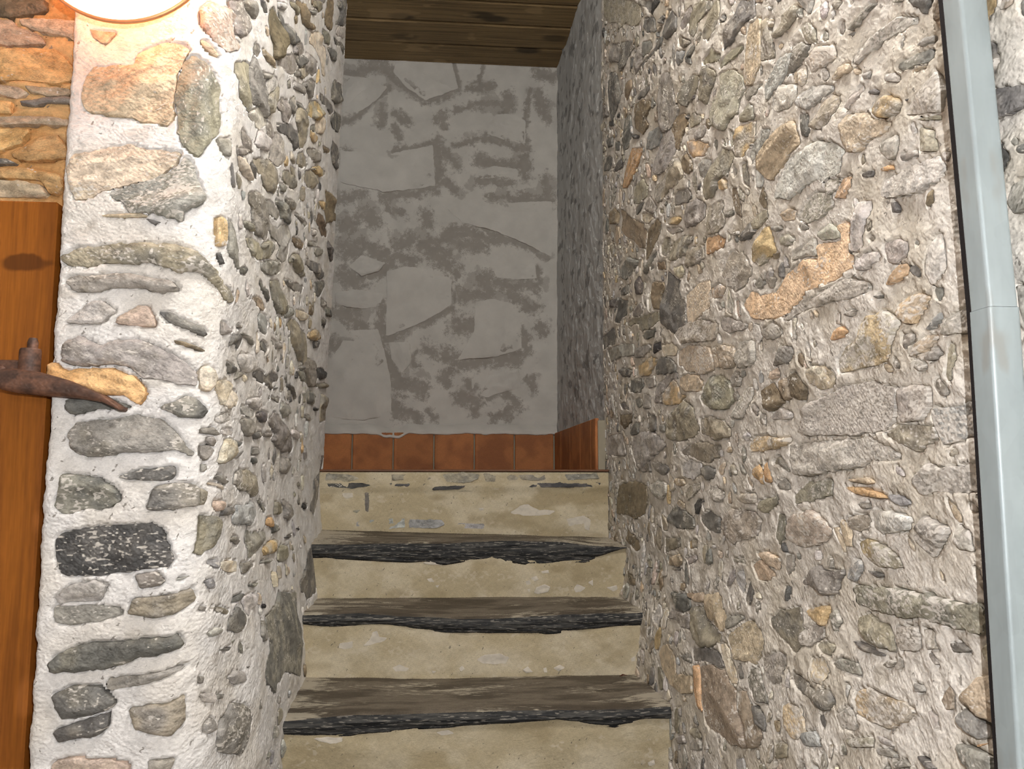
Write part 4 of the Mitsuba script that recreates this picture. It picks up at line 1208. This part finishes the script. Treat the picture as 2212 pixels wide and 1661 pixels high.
PLATES = read_stones("""w9,2:-491,3509 -282,3488 -269,3453 -314,3389 -379,3334 -486,3286
w9,2:-234,3597 54,3605 89,3460 -79,3390 -181,3457 -241,3534
w9,2:-499,3112 -243,3108 -35,3159 -20,2946 -272,2904 -495,2948
w9,2:27,2835 127,2882 320,2870 566,2886 565,2592 446,2653 261,2726 111,2760
w9,2:234,3252 277,3334 362,3337 431,3304 431,3180 311,3202 235,3226
w9,2:134,3021 277,3061 396,3047 396,3012 193,2988
w9,2:-258,2503 -168,2530 -37,2520 63,2484 64,2350 -1,2298 -131,2229 -256,2178
w9,2:179,2360 271,2379 362,2355 404,2246 412,2129 280,2086 91,2067 172,2209
w9,2:-430,2208 -293,2218 -268,2136 -225,1956 -222,1794 -365,1768 -516,1784 -515,2067
w9,2:-445,2524 -381,2584 -258,2545 -298,2502 -379,2475
w9,2:-244,2153 -139,2155 -129,2056 -177,1998 -226,2071
w9,2:157,1977 395,2029 412,1938 239,1887 165,1911
w9,2:-515,2430 -394,2408 -264,2394 -287,2326 -392,2316 -505,2331
w9,2:270,2540 480,2562 488,2485 362,2474 270,2489""")
EDGE = read_stones("""o5,2:-381,1514 -311,1511 -253,1495 -298,1482 -384,1488
o5,2:-160,1511 -40,1508 -11,1495 -40,1481 -157,1488
o5,2:12,1508 90,1518 149,1508 143,1488 90,1478 32,1482
o5,2:159,1514 205,1514 202,1482 166,1482
o5,2:228,1508 374,1511 381,1488 242,1485
o5,2:434,1511 562,1515 569,1491 448,1488
k5,2:-387,1477 -259,1481 -208,1472 -284,1459 -374,1465
k5,2:-169,1479 -21,1479 -66,1464 -156,1468
k5,2:-14,1467 110,1471 77,1456 -20,1453
k5,2:301,1477 421,1480 501,1477 575,1480 568,1465 421,1462 314,1464
l4,2:-333,1354 -238,1354 -250,1331 -326,1338
l4,2:-231,1357 -106,1360 -106,1327 -180,1322 -231,1331
l4,2:-100,1356 20,1356 33,1336 1,1324 -99,1327
l4,2:65,1343 170,1340 166,1323 72,1323
o3,2:-246,1450 -233,1450 -229,1418 -232,1373 -241,1360 -246,1411
o3,2:-302,1386 -257,1389 -270,1376""")
LIME = {3: read_stones("""w9,2:-323,1450 -284,1453 -284,1431 -309,1424 -322,1434
w9,2:447,1357 514,1367 537,1353 533,1311 513,1318 513,1337 453,1331
w9,2:248,1377 288,1403 314,1406 354,1387 420,1383 394,1367 301,1364
w9,2:143,1394 163,1394 160,1384 146,1384"""), 2: read_stones("""w9,2:-45,1237 -16,1246 13,1237 25,1228 -33,1232
w9,2:301,1142 307,1159 337,1170 357,1161 348,1144 313,1136
w9,2:275,1177 289,1182 295,1168 280,1165
w9,2:292,1188 310,1197 319,1182 304,1176
w9,2:426,1155 438,1169 468,1157 450,1143 432,1140
w9,2:471,1172 489,1183 489,1160
w9,2:528,1156 564,1165 567,1150 552,1142
w9,2:-30,1189 -13,1191 -4,1177 -24,1180
w9,2:-4,1168 11,1171 5,1160
w9,2:280,1154 292,1156 289,1142
w9,2:322,1208 349,1213 352,1202 328,1201"""), 1: read_stones("""w9,2:-199,1047 -179,1064 -169,1086 -157,1091 -149,1073 -126,1070 -134,1060 -159,1056 -179,1049
w9,2:-259,1058 -219,1064 -219,1045 -244,1040 -259,1045
w9,2:-117,991 -97,1000 -67,988 -77,980 -107,981
w9,2:63,987 73,995 81,985 68,977
w9,2:106,1007 132,1021 173,1025 204,1012 194,995 127,996
w9,2:235,979 250,989 266,973 245,969
w9,2:292,983 302,985 305,970 295,970
w9,2:318,982 339,992 355,982 334,972
w9,2:534,1003 550,1011 549,996 536,993
w9,2:-11,982 4,979 -6,972"""), 0: read_stones("""w9,2:-275,916 -242,919 -204,916 -204,906 -233,903 -263,910
w9,2:492,841 510,849 512,836 496,832
w9,2:1,921 31,927 48,916 14,913""")}


def pick(rng, table):
    keys = list(table)
    w = np.array([table[k] for k in keys], float)
    return keys[rng.choice(len(keys), p=w / w.sum())]


def left_filler(rng):
    side0 = LEFT_S[np.argmax(LEFT_PATH[:, 1] > 1.53)]
    for _ in range(5200):
        y = rng.uniform(1.6, 3.0)
        z = rng.uniform(0.85, 3.45)
        dense = np.clip((y - 1.8) / 0.7, 0, 1) ** 1.3 * (0.16 + 0.55 * np.clip((z - 1.45) / 0.5, 0, 1))
        if rng.uniform() > dense:
            continue
        L = rng.uniform(0.022, 0.075) * (1 if z > 1.6 else 0.8)
        yield (side0 + (y - 1.53), z), L, L * rng.uniform(0.35, 0.8), rng.normal(1.9, 0.5), pick(rng, dict(g=5, d=2, o=4, k=0.4, b=0.8, m=3, w=4, y=0.8, t=2, l=1.5)), rng.uniform(0.004, 0.010), rng.choice([1, 2, 3, 4])


def right_filler(rng):
    for _ in range(11000):
        y = 0.55 + 2.42 * rng.uniform() ** 0.8
        z = rng.uniform(0.8, 3.45)
        L = 0.018 + 0.080 * rng.uniform() ** 1.3
        yield (y, z), L, L * rng.uniform(0.35, 0.75), rng.normal(1.25, 0.6), pick(rng, dict(g=5, d=3.5, o=4.5, k=0.6, b=1.5, m=1.5, w=3, y=0.8, t=2, l=1.5, p=1)), rng.uniform(0.003, 0.008), rng.choice([1, 2, 2, 3, 4])


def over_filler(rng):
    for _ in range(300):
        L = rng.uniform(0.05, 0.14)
        yield (rng.uniform(-1.55, -0.62), rng.uniform(2.02, 3.3)), L, L * rng.uniform(0.25, 0.5), rng.normal(0, 0.15), pick(rng, dict(t=3, y=3, a=5, r=3, b=1)), 0.012, 2  # orange kinds, lamp glow worked into the stone colours


s_left = np.concatenate([np.linspace(0, 0.11, 12), np.arange(0.115, 0.55, 0.004), np.arange(0.554, LEFT_S[-1] - 0.30, 0.0062), np.linspace(LEFT_S[-1] - 0.30, LEFT_S[-1], 24)])
masonry("wall_left", left_surface, s_left, np.arange(0.78, 3.61, 0.0046), LEFT, left_filler, "mortar_white", np.array([0.6, -0.6, 0]), 0.0062, 11, gap=0.0035, proud=0.85, fine=0.55)
labels["wall_left"]["label"] = "rubble stone pillar and stair side in thick white lime mortar"
y_right = 0.5 + 2.48 * (np.linspace(0, 1, 500) ** 1.45)
masonry("wall_right", right_surface, y_right, np.arange(0.72, 3.61, 0.0044), RIGHT, right_filler, "mortar_tan", np.array([-1, 0, 0]), 0.0052, 23, crust=0.0022, gap=0.0012, proud=0.50, fine=0.6, slurry=1)
labels["wall_right"]["label"] = "rubble stone wall smeared with tan mortar beside the stairs"
masonry("wall_over_door", flat_surface(1.50), np.arange(-1.6, -0.60, 0.008), np.arange(1.965, 3.61, 0.008), OVER, over_filler, "mortar_lamp_glow", np.array([0, -1, 0]), 0.006, 37, gap=0.004)
labels["wall_over_door"]["label"] = "coursed stone above the door, orange lamp glow put into its colours"

# ---------------------------------------------------------------- the landing: back wall, side wall, floor, skirting
rng = np.random.default_rng(5)
S, Z = np.meshgrid(np.arange(-1.5, 0.66, 0.008), np.arange(1.52, 3.64, 0.008), indexing="ij")
P, N = flat_surface(4.05)(S, Z)
d = np.full(S.shape, 9.0)
for x0, z0, x1, z1, r in JOINTS:
    ax, az = x1 - x0, z1 - z0
    t = np.clip(((S - x0) * ax + (Z - z0) * az) / (ax * ax + az * az + 1e-9), 0, 1)
    d = np.minimum(d, np.hypot(S - x0 - t * ax, Z - z0 - t * az) / r)
off = 0.006 * nz(P, 9, 51) + 0.003 * nz(P, 34, 53) - 0.004 * sstep(1.6, 0.5, d)
struct("wall_back", facing(grid_mesh(P + N * off[..., None]), np.array([0, -1, 0])), "whitewash", True)
labels["wall_back"]["label"] = "whitewashed rubble wall at the head of the stairs with bare grey joints"
for kind, h, lime, pts in PLATES:
    ring = outline(pts, rng, 0.012)
    mesh, uv = stone_mesh(ring, 0.007, flat_surface(4.05), rng, 0, sink=0.012, most=300, smoothness=0.5)
    part("wall_back", "stone", facing(mesh, np.array([0, -1.0, 0])), "whitewash_plain", True)


def landing_surface(s, z):
    return np.stack([0.607 + 0.006 * (z - 1.5) - 0.024 * (s - 2.98) / 1.07, s, z], -1), np.stack([-1 + 0 * z, 0 * z, 0 * z], -1)


S, Z = np.meshgrid(np.arange(2.965, 4.07, 0.008), np.arange(1.52, 3.64, 0.008), indexing="ij")
P, N = landing_surface(S, Z)
off = 0.007 * nz(P, 8, 61) + 0.004 * nz(P * (1, 1, 0.6), 30, 63)
struct("wall_landing", facing(grid_mesh(P + N * off[..., None]), np.array([-1, 0, 0])), "whitewash_cool", True)
labels["wall_landing"]["label"] = "cool grey painted rough wall on the right of the landing"
struct("floor_landing", box(-1.5, 0.64, 2.905, 4.1, 1.45, 1.515), "grout")
part("floor_landing", "edge_tile", box(-0.40, 0.60, 2.893, 3.2, 1.518, 1.5255, 0.002), "dark_tile")
for k in range(11):
    x0 = -1.5 + 0.1935 * k
    part("floor_landing", "tile", box(x0 + 0.002, x0 + 0.1915, 3.202, 4.04, 1.513, 1.5255, 0.001), "terracotta")

b = struct("baseboard_back", box(-1.5, 0.60, 4.03, 4.06, 1.51, 1.704), "grout")
for k in range(11):
    x1 = 0.5636 - 0.1935 * k
    x0 = max(x1 - 0.1935, -1.5)
    part(b, "tile", box(x0 + 0.0035, x1 - 0.0035, 4.016, 4.04, 1.512, 1.712 + rng.uniform(-0.004, 0.002), 0.0025), "terracotta")
b = struct("baseboard_right", box(0.575, 0.61, 2.96, 4.05, 1.51, 1.703), "grout")
for y0, y1 in ((3.81, 4.016), (3.548, 3.807), (3.29, 3.545), (3.06, 3.287), (2.965, 3.057)):
    part(b, "tile", box(0.566, 0.58, y0 + 0.003, y1 - 0.003, 1.512, 1.711, 0.002), "terracotta")
# ragged lime band where the wall's coat ends on the skirting
xs = np.linspace(-0.75, 0.58, 90)
low = 1.703 + 0.006 * nz(np.c_[xs, xs * 0, xs * 0], 22, 4) - 0.020 * np.exp(-((xs + 0.215) / 0.055) ** 4)
prof = np.stack([np.stack([xs, np.full(90, 4.046), low + 0.05], -1), np.stack([xs, np.full(90, 4.022), low + 0.03], -1), np.stack([xs, np.full(90, 4.013), low + 0.006], -1), np.stack([xs, np.full(90, 4.016), low], -1), np.stack([xs, np.full(90, 4.04), low - 0.001], -1)])
part("wall_back", "plaster_edge", facing(grid_mesh(prof), np.array([0, -1.0, 0])), "whitewash_plain", True)

# ---------------------------------------------------------------- ceiling
struct("ceiling", box(-1.7, 0.75, 1.6, 4.1, 3.618, 3.66), "dark_wood")
y = 4.055
for k in range(13):
    w = (0.19, 0.20, 0.185, 0.205)[k % 4]
    part("ceiling", "plank", box(-1.7, 0.75, y - w + 0.010, y - 0.004, 3.592 + rng.uniform(-0.004, 0.003), 3.62, 0.006), "ceiling_wood")
    y -= w
struct("ceiling_room", box(-1.75, 0.75, -1.85, 1.6, 3.6, 3.66), "plain_plaster")

# ---------------------------------------------------------------- stairs
stairs = thing("staircase", "worn slate and cement staircase rising between the two stone walls", "stairs")
SLABS = {
    3: {'yb': 2.9, 'yf': 2.62, 'back': [(-377, 1323), (27, 1311), (354, 1299), (580, 1290)], 'lip': [(-356, 1300), (-173, 1301), (24, 1300), (201, 1308), (379, 1302), (529, 1287), (584, 1282)], 'bot': [(-361, 1254), (-264, 1248), (-80, 1238), (-33, 1241), (25, 1229), (112, 1242), (171, 1249), (218, 1235), (289, 1227), (379, 1226), (469, 1231), (511, 1253), (590, 1276)]},
    2: {'yb': 2.62, 'yf': 2.32, 'back': [(-358, 1135), (26, 1133), (260, 1133), (594, 1125)], 'lip': [(-356, 1136), (-206, 1140), (-53, 1128), (75, 1121), (178, 1121), (335, 1129), (552, 1131)], 'bot': [(-355, 1109), (-320, 1102), (-280, 1101), (-155, 1105), (-99, 1099), (-53, 1091), (24, 1082), (75, 1079), (178, 1078), (308, 1073), (413, 1084), (530, 1092)]},
    1: {'yb': 2.32, 'yf': 1.98, 'back': [(-356, 971), (-26, 961), (230, 963), (602, 959)], 'lip': [(-333, 959), (-192, 968), (-52, 968), (108, 969), (240, 969), (463, 965), (512, 970)], 'bot': [(-330, 926), (-275, 921), (-191, 919), (-132, 923), (-51, 928), (22, 929), (109, 935), (196, 937), (284, 942), (350, 933), (417, 923), (489, 938)]}}


def along(curve, xs):
    c = np.array(curve, float) / 1000
    return np.interp(xs, c[:, 0], c[:, 1])


def riser(step, x0, x1, y, z0, z1, seed):
    X, Z = np.meshgrid(np.arange(x0, x1, 0.007), np.linspace(z0, z1, max(4, int((z1 - z0) / 0.007))), indexing="ij")
    P = np.stack([X, np.full_like(X, y), Z], -1)
    P[..., 1] += 0.005 * nz(P, 9, seed) + 0.002 * nz(P, 45, seed + 2)
    return part(step, "riser", facing(grid_mesh(P), np.array([0, -1.0, 0])), "cement", True)


def riser_surface(y, seed):
    """The face that riser() builds, a hair proud of it."""
    def at(s, z):
        P = np.stack([s, y + 0 * s, z], -1)
        P[..., 1] += 0.005 * nz(P, 9, seed) + 0.002 * nz(P, 45, seed + 2) - 0.0006
        return P, np.stack([0 * s, -1 + 0 * s, 0 * s], -1)
    return at


def splashes(parent, stones, y, seed, face):
    r = np.random.default_rng(seed)
    for kind, h, lime, pts in stones:
        ring = outline(pts, r, 0.005)
        if ring is None:
            continue
        mesh, uv = stone_mesh(ring, 0.0009, riser_surface(y, face), r, 0, sink=0.004, most=120, smoothness=0.3)
        part(parent, "lime_splash", facing(mesh, np.array([0, -1.0, 0])), "lime_plaster", True)


def tread_slab(step, k, seed):
    s = SLABS[k]
    xs = np.arange(-0.405, 0.598, 0.006)
    zb, zl, zc = along(s["back"], xs), along(s["lip"], xs), along(s["bot"], xs)
    thick = np.maximum(zl - zc, 0.004)
    n = len(xs)
    rows = []
    one = np.ones(n)
    worn = 0.006 * np.sin(np.clip((xs + 0.4) / 0.98, 0, 1) * math.pi)
    for t in np.linspace(0, 1, 26):
        yy = s["yb"] + 0.03 + (s["yf"] + 0.018 - s["yb"] - 0.03) * t
        rows.append(np.stack([xs, yy * one, zb + (zl - zb) * t + 0.004 * t * (1 - t) - worn * 4 * t * (1 - t)], -1))
    for a in np.linspace(0.12, 1, 6):
        th = a * math.pi / 2
        rows.append(np.stack([xs, (s["yf"] + 0.018 - 0.024 * math.sin(th)) * one, zl - 0.018 * (1 - math.cos(th)) * np.minimum(thick / 0.03, 1)], -1))
    for t in np.linspace(0.1, 1, 9):
        rows.append(np.stack([xs, s["yf"] - 0.006 + 0.010 * t * t * one, zl - 0.018 * np.minimum(thick / 0.03, 1) - (thick - 0.018 * np.minimum(thick / 0.03, 1)) * t], -1))
    rows.append(np.stack([xs, (s["yf"] + 0.03) * one, zc + 0.002], -1))
    P = np.array(rows)
    P += 0.0035 * np.stack([0 * P[..., 0], nz(P * (0.5, 1, 3), 26, seed), nz(P * (0.5, 1, 2), 20, seed + 4)], -1)
    P[26:, :, 1] += 0.005 * nz(P[26:] * (0.35, 1, 6), 34, seed + 7)
    key = part(step, "tread_slab", facing(grid_mesh(P[:29]), np.array([0, -0.2, 1.0])), "slate_worn", True, label="worn brown-grey slate tread dusty at its ends")
    part(key, "front_edge", facing(grid_mesh(P[28:]), np.array([0, -1.0, 0])), "slate", True, label="rough black broken front edge")


top = "staircase__top_step"
# the landing's edge: cement with bedded slates
xs, zs = np.meshgrid(np.arange(-0.41, 0.60, 0.007), np.linspace(1.265, 1.516, 36), indexing="ij")
P = np.stack([xs, np.full_like(xs, 2.905), zs], -1)
P[..., 1] += 0.005 * nz(P, 9, 71) + 0.002 * nz(P, 45, 73) - 0.008 * sstep(1.44, 1.47, zs)
part(top, "riser", facing(grid_mesh(P), np.array([0, -1.0, 0])), "cement", True)
r = np.random.default_rng(91)
for kind, h, lime, pts in EDGE:
    ring = outline(pts, r, 0.005)
    if ring is None:
        continue
    mesh, uv = stone_mesh(ring, 0.5 * h, flat_surface(2.897 if pts[:, 1].mean() > 1.44 else 2.904), r, stone_index(kind, 1, r), sink=0.014, most=90)
    part(top, "slate_stone", facing(mesh, np.array([0, -1.0, 0])), "stone", True, uv=uv)
splashes(top, LIME[3], 2.905, 7, 71)
for n, k in enumerate((3, 2, 1)):
    step = f"staircase__step_{n + 1:03d}"
    tread_slab(step, k, 100 + 10 * k)
    yf = SLABS[k]["yf"]
    z0 = (np.mean([c[1] for c in SLABS[k - 1]["back"]]) / 1000 if k > 1 else 0.80) - 0.012
    riser(step, -0.405, 0.598, yf + 0.004, z0, 1e-3 * max(c[1] for c in SLABS[k]["bot"]) + 0.004, 200 + k)
    splashes(step, LIME[k - 1], yf + 0.004, 20 + k, 200 + k)
part("staircase__step_004", "tread_slab", box(-0.40, 0.59, 1.62, 2.02, 0.72, 0.795, 0.01), "slate")
part("staircase__step_004", "riser", box(-0.40, 0.59, 1.65, 2.3, 0.0, 0.72), "cement")

thing("dry_leaf", "small dark dry leaf lying at the right end of a stair tread", "leaf")
leaf = trimesh.Trimesh(np.array([(0, 0, 0), (0.012, -0.004, 0.003), (0.026, 0.0, 0.001), (0.012, 0.007, 0.004), (0.006, -0.006, 0.001), (0.02, 0.008, 0.0)]), [(0, 1, 3), (1, 2, 3), (0, 4, 1), (3, 2, 5)], process=False)
leaf.apply_translation((0.493, 2.285, 0.966))
scene["dry_leaf"] = mikit.ply(leaf, "leaf_brown")

# ---------------------------------------------------------------- door with its iron strap and pintle
door = struct("door_1", box(-1.62, -0.68, 1.50, 1.545, 0.02, 1.97, 0.003), "dark_wood")
labels["door_1"]["label"] = "old orange-brown plank door on the left with an iron strap hinge"
for x0, x1 in ((-0.890, -0.664), (-1.125, -0.893), (-1.36, -1.128), (-1.61, -1.363)):
    part(door, "plank", box(x0, x1, 1.475, 1.502, 0.02, 1.977, 0.003), "door_wood")
strap = trimesh.util.concatenate([box(-1.35, -0.69, 1.466, 1.477, 1.664, 1.697, 0.003)])
k = part(door, "strap_hinge", strap, "rusty_iron", label="long rusty iron strap hinge across the planks")
for x in (-0.735, -0.95, -1.18):
    rivet = trimesh.creation.icosphere(2, 0.009)
    rivet.apply_scale((1, 0.6, 1))
    rivet.apply_translation((x, 1.465, 1.678))
    part(k, "rivet", rivet, "rusty_iron", True)
eye = lathe([(0, 0), (0.015, 0), (0.0165, 0.003), (0.0165, 0.038), (0.015, 0.041), (0, 0.041)])
eye.apply_translation((-0.677, 1.440, 1.671))
part(k, "knuckle", eye, "rusty_iron", 40)
pin = lathe([(0, 0), (0.008, 0), (0.0085, 0.012), (0.006, 0.019), (0, 0.020)], 24)
pin.apply_translation((-0.674, 1.440, 1.711))
# the pintle: a forged bar out of the masonry, bent down towards its buried end
pts = [(-0.712, 1.659, 0.017), (-0.69, 1.657, 0.020), (-0.65, 1.652, 0.019), (-0.61, 1.645, 0.015), (-0.58, 1.637, 0.010), (-0.55, 1.628, 0.006), (-0.522, 1.612, 0.004)]
ring_n, rows = 12, []
for i, (x, z, h) in enumerate(pts):
    a = np.linspace(0, 2 * math.pi, ring_n, endpoint=False) + math.pi / ring_n
    c, s = np.cos(a), np.sin(a)
    rows.append(np.stack([np.full(ring_n, x), 1.438 + 0.024 * np.sign(c) * np.abs(c) ** 0.5, z + h * np.sign(s) * np.abs(s) ** 0.5], -1))
rows = np.array(rows)
rows[..., 1:] += 0.0015 * np.stack([nz(rows, 60, 3), nz(rows, 60, 4)], -1)
rows = np.concatenate([rows, rows[:, :1]], 1)
bar = grid_mesh(rows)
caps = [trimesh.convex.convex_hull(np.vstack([rows[0], rows[0].mean(0) - (0.004, 0, 0)])), trimesh.convex.convex_hull(np.vstack([rows[-1], rows[-1].mean(0) + (0.004, 0, 0)]))]
part(door, "pintle", trimesh.util.concatenate([bar, *caps, pin]), "rusty_iron", 40, label="forged rusty iron pintle bar set into the masonry")

# ---------------------------------------------------------------- the wall lamp
lamp = thing("wall_lamp", "round white globe wall lamp glowing above the pillar and the door", "lamp")
LC = (-0.533, 1.362, 2.400)


def to_wall(m):
    m.apply_transform(trimesh.transformations.rotation_matrix(math.pi / 2, (1, 0, 0)))
    m.apply_translation(LC)
    return m


part(lamp, "base", to_wall(lathe([(0, -0.075), (0.085, -0.075), (0.085, -0.03), (0, -0.03)], 72)), "copper", 40, label="small round base against the stones")
part(lamp, "rim", to_wall(lathe([(0.144, -0.004), (0.1505, -0.005), (0.1525, 0.0), (0.1505, 0.005), (0.144, 0.004)], 72)), "copper", True, label="copper coloured ring around the glass")
a = np.linspace(-math.pi / 2, math.pi / 2, 25)
k = part(lamp, "shade", to_wall(lathe(np.stack([np.maximum(0.1485 * np.cos(a), 0), 0.060 * np.sin(a)], 1), 72)), "opal", True, label="lit white opal glass shade")
scene[k]["emitter"] = {"type": "area", "radiance": rgb(*GLOBE)}

# ---------------------------------------------------------------- the galvanised post
post = thing("metal_post", "upright galvanised steel post in front of the right stone wall", "post")


def square_tube(x, y, w, z0, z1, lean=0.0, r=0.004):
    c = arc(x + r, y + r, r, 180, 270, 6) + arc(x + w - r, y + r, r, 270, 360, 6) + arc(x + w - r, y + w - r, r, 0, 90, 6) + arc(x + r, y + w - r, r, 90, 180, 6)
    m = trimesh.creation.extrude_polygon(Polygon(c), z1 - z0, engine="earcut")
    m.apply_translation((0, 0, z0))
    v = m.vertices.copy()
    v[:, 1] += lean * np.maximum(v[:, 2] - 1.672, 0)
    m.vertices = v
    return m


part(post, "upper_section", square_tube(0.556, 0.7845, 0.0320, 1.672, 3.597, 0.045), "galvanised", 30)
part(post, "lower_section", square_tube(0.5552, 0.7837, 0.0340, 0.0, 1.6715), "galvanised", 30)

strip = box(0.558, 0.590, 0.8165, 0.8245, 0.0, 1.672)  # plain black strip along the far edge of the post
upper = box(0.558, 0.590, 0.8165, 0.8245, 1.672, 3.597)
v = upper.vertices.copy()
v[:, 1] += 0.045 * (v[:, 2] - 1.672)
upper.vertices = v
part(post, "black_strip", trimesh.util.concatenate([strip, upper]), "black_matte", label="thin black strip between post and wall")

# ---------------------------------------------------------------- the rest of the room, beyond the frame, with added fill lamps
struct("floor", box(-1.75, 0.7, -1.85, 1.7, -0.05, 0.0), "floor_stone")
struct("wall_room_left", box(-1.75, -1.62, -1.85, 1.6, 0, 3.62), "plain_plaster")
struct("wall_rear", box(-1.75, 0.75, -1.9, -1.82, 0, 3.62), "plain_plaster")
struct("wall_room_right", box(0.62, 0.72, -1.85, 0.52, 0, 3.62), "plain_plaster")
struct("wall_right_base", box(0.60, 0.72, 0.5, 3.0, 0, 0.74), "plain_plaster")
struct("wall_left_base", box(-0.62, -0.41, 1.5, 3.0, 0, 0.80), "plain_plaster")
struct("wall_landing_left", box(-1.58, -1.5, 2.95, 4.1, 1.4, 3.62), "plain_plaster")
struct("wall_landing_near", box(-1.5, -0.5, 3.02, 3.04, 1.4, 3.62), "plain_plaster")
room_fill = thing("fill_lamp", "added fill globe in the room behind the viewer", "lamp")  # unseen lamp added to fill the passage with light
globe = trimesh.creation.icosphere(3, 0.17)
globe.apply_translation((0.15, -1.55, 2.30))
k = part(room_fill, "globe", globe, "opal", True)
scene[k]["emitter"] = {"type": "area", "radiance": rgb(ROOM_FILL, ROOM_FILL * 0.98, ROOM_FILL * 0.95)}
rod = trimesh.creation.cylinder(0.006, 1.14, sections=16)
rod.apply_translation((0.15, -1.55, 3.03))
part(room_fill, "rod", rod, "copper", 40)
landing_fill = thing("landing_fill_lamp", "added fill globe under the boards of the landing, out of sight round the corner", "lamp")  # unseen lamp added to brighten the landing walls and boards
globe = trimesh.creation.icosphere(3, 0.10)
globe.apply_translation((-1.05, 3.42, 3.25))
k = part(landing_fill, "globe", globe, "opal", True)
scene[k]["emitter"] = {"type": "area", "radiance": rgb(LANDING_FILL, LANDING_FILL * 1.02, LANDING_FILL * 1.05)}
rod = trimesh.creation.cylinder(0.006, 0.28, sections=16)
rod.apply_translation((-1.05, 3.42, 3.47))
part(landing_fill, "rod", rod, "copper", 40)
stair_fill = thing("fill_lamp_001", "added fill globe above the foot of the stairs, out of view", "lamp")  # unseen lamp added to brighten the stair sides
globe = trimesh.creation.icosphere(3, 0.20)
globe.apply_translation((0.34, 0.95, 3.12))
k = part(stair_fill, "globe", globe, "opal", True)
scene[k]["emitter"] = {"type": "area", "radiance": rgb(STAIR_FILL, STAIR_FILL * 0.98, STAIR_FILL * 0.95)}
rod = trimesh.creation.cylinder(0.006, 0.26, sections=16)
rod.apply_translation((0.34, 0.95, 3.46))
part(stair_fill, "rod", rod, "copper", 40)
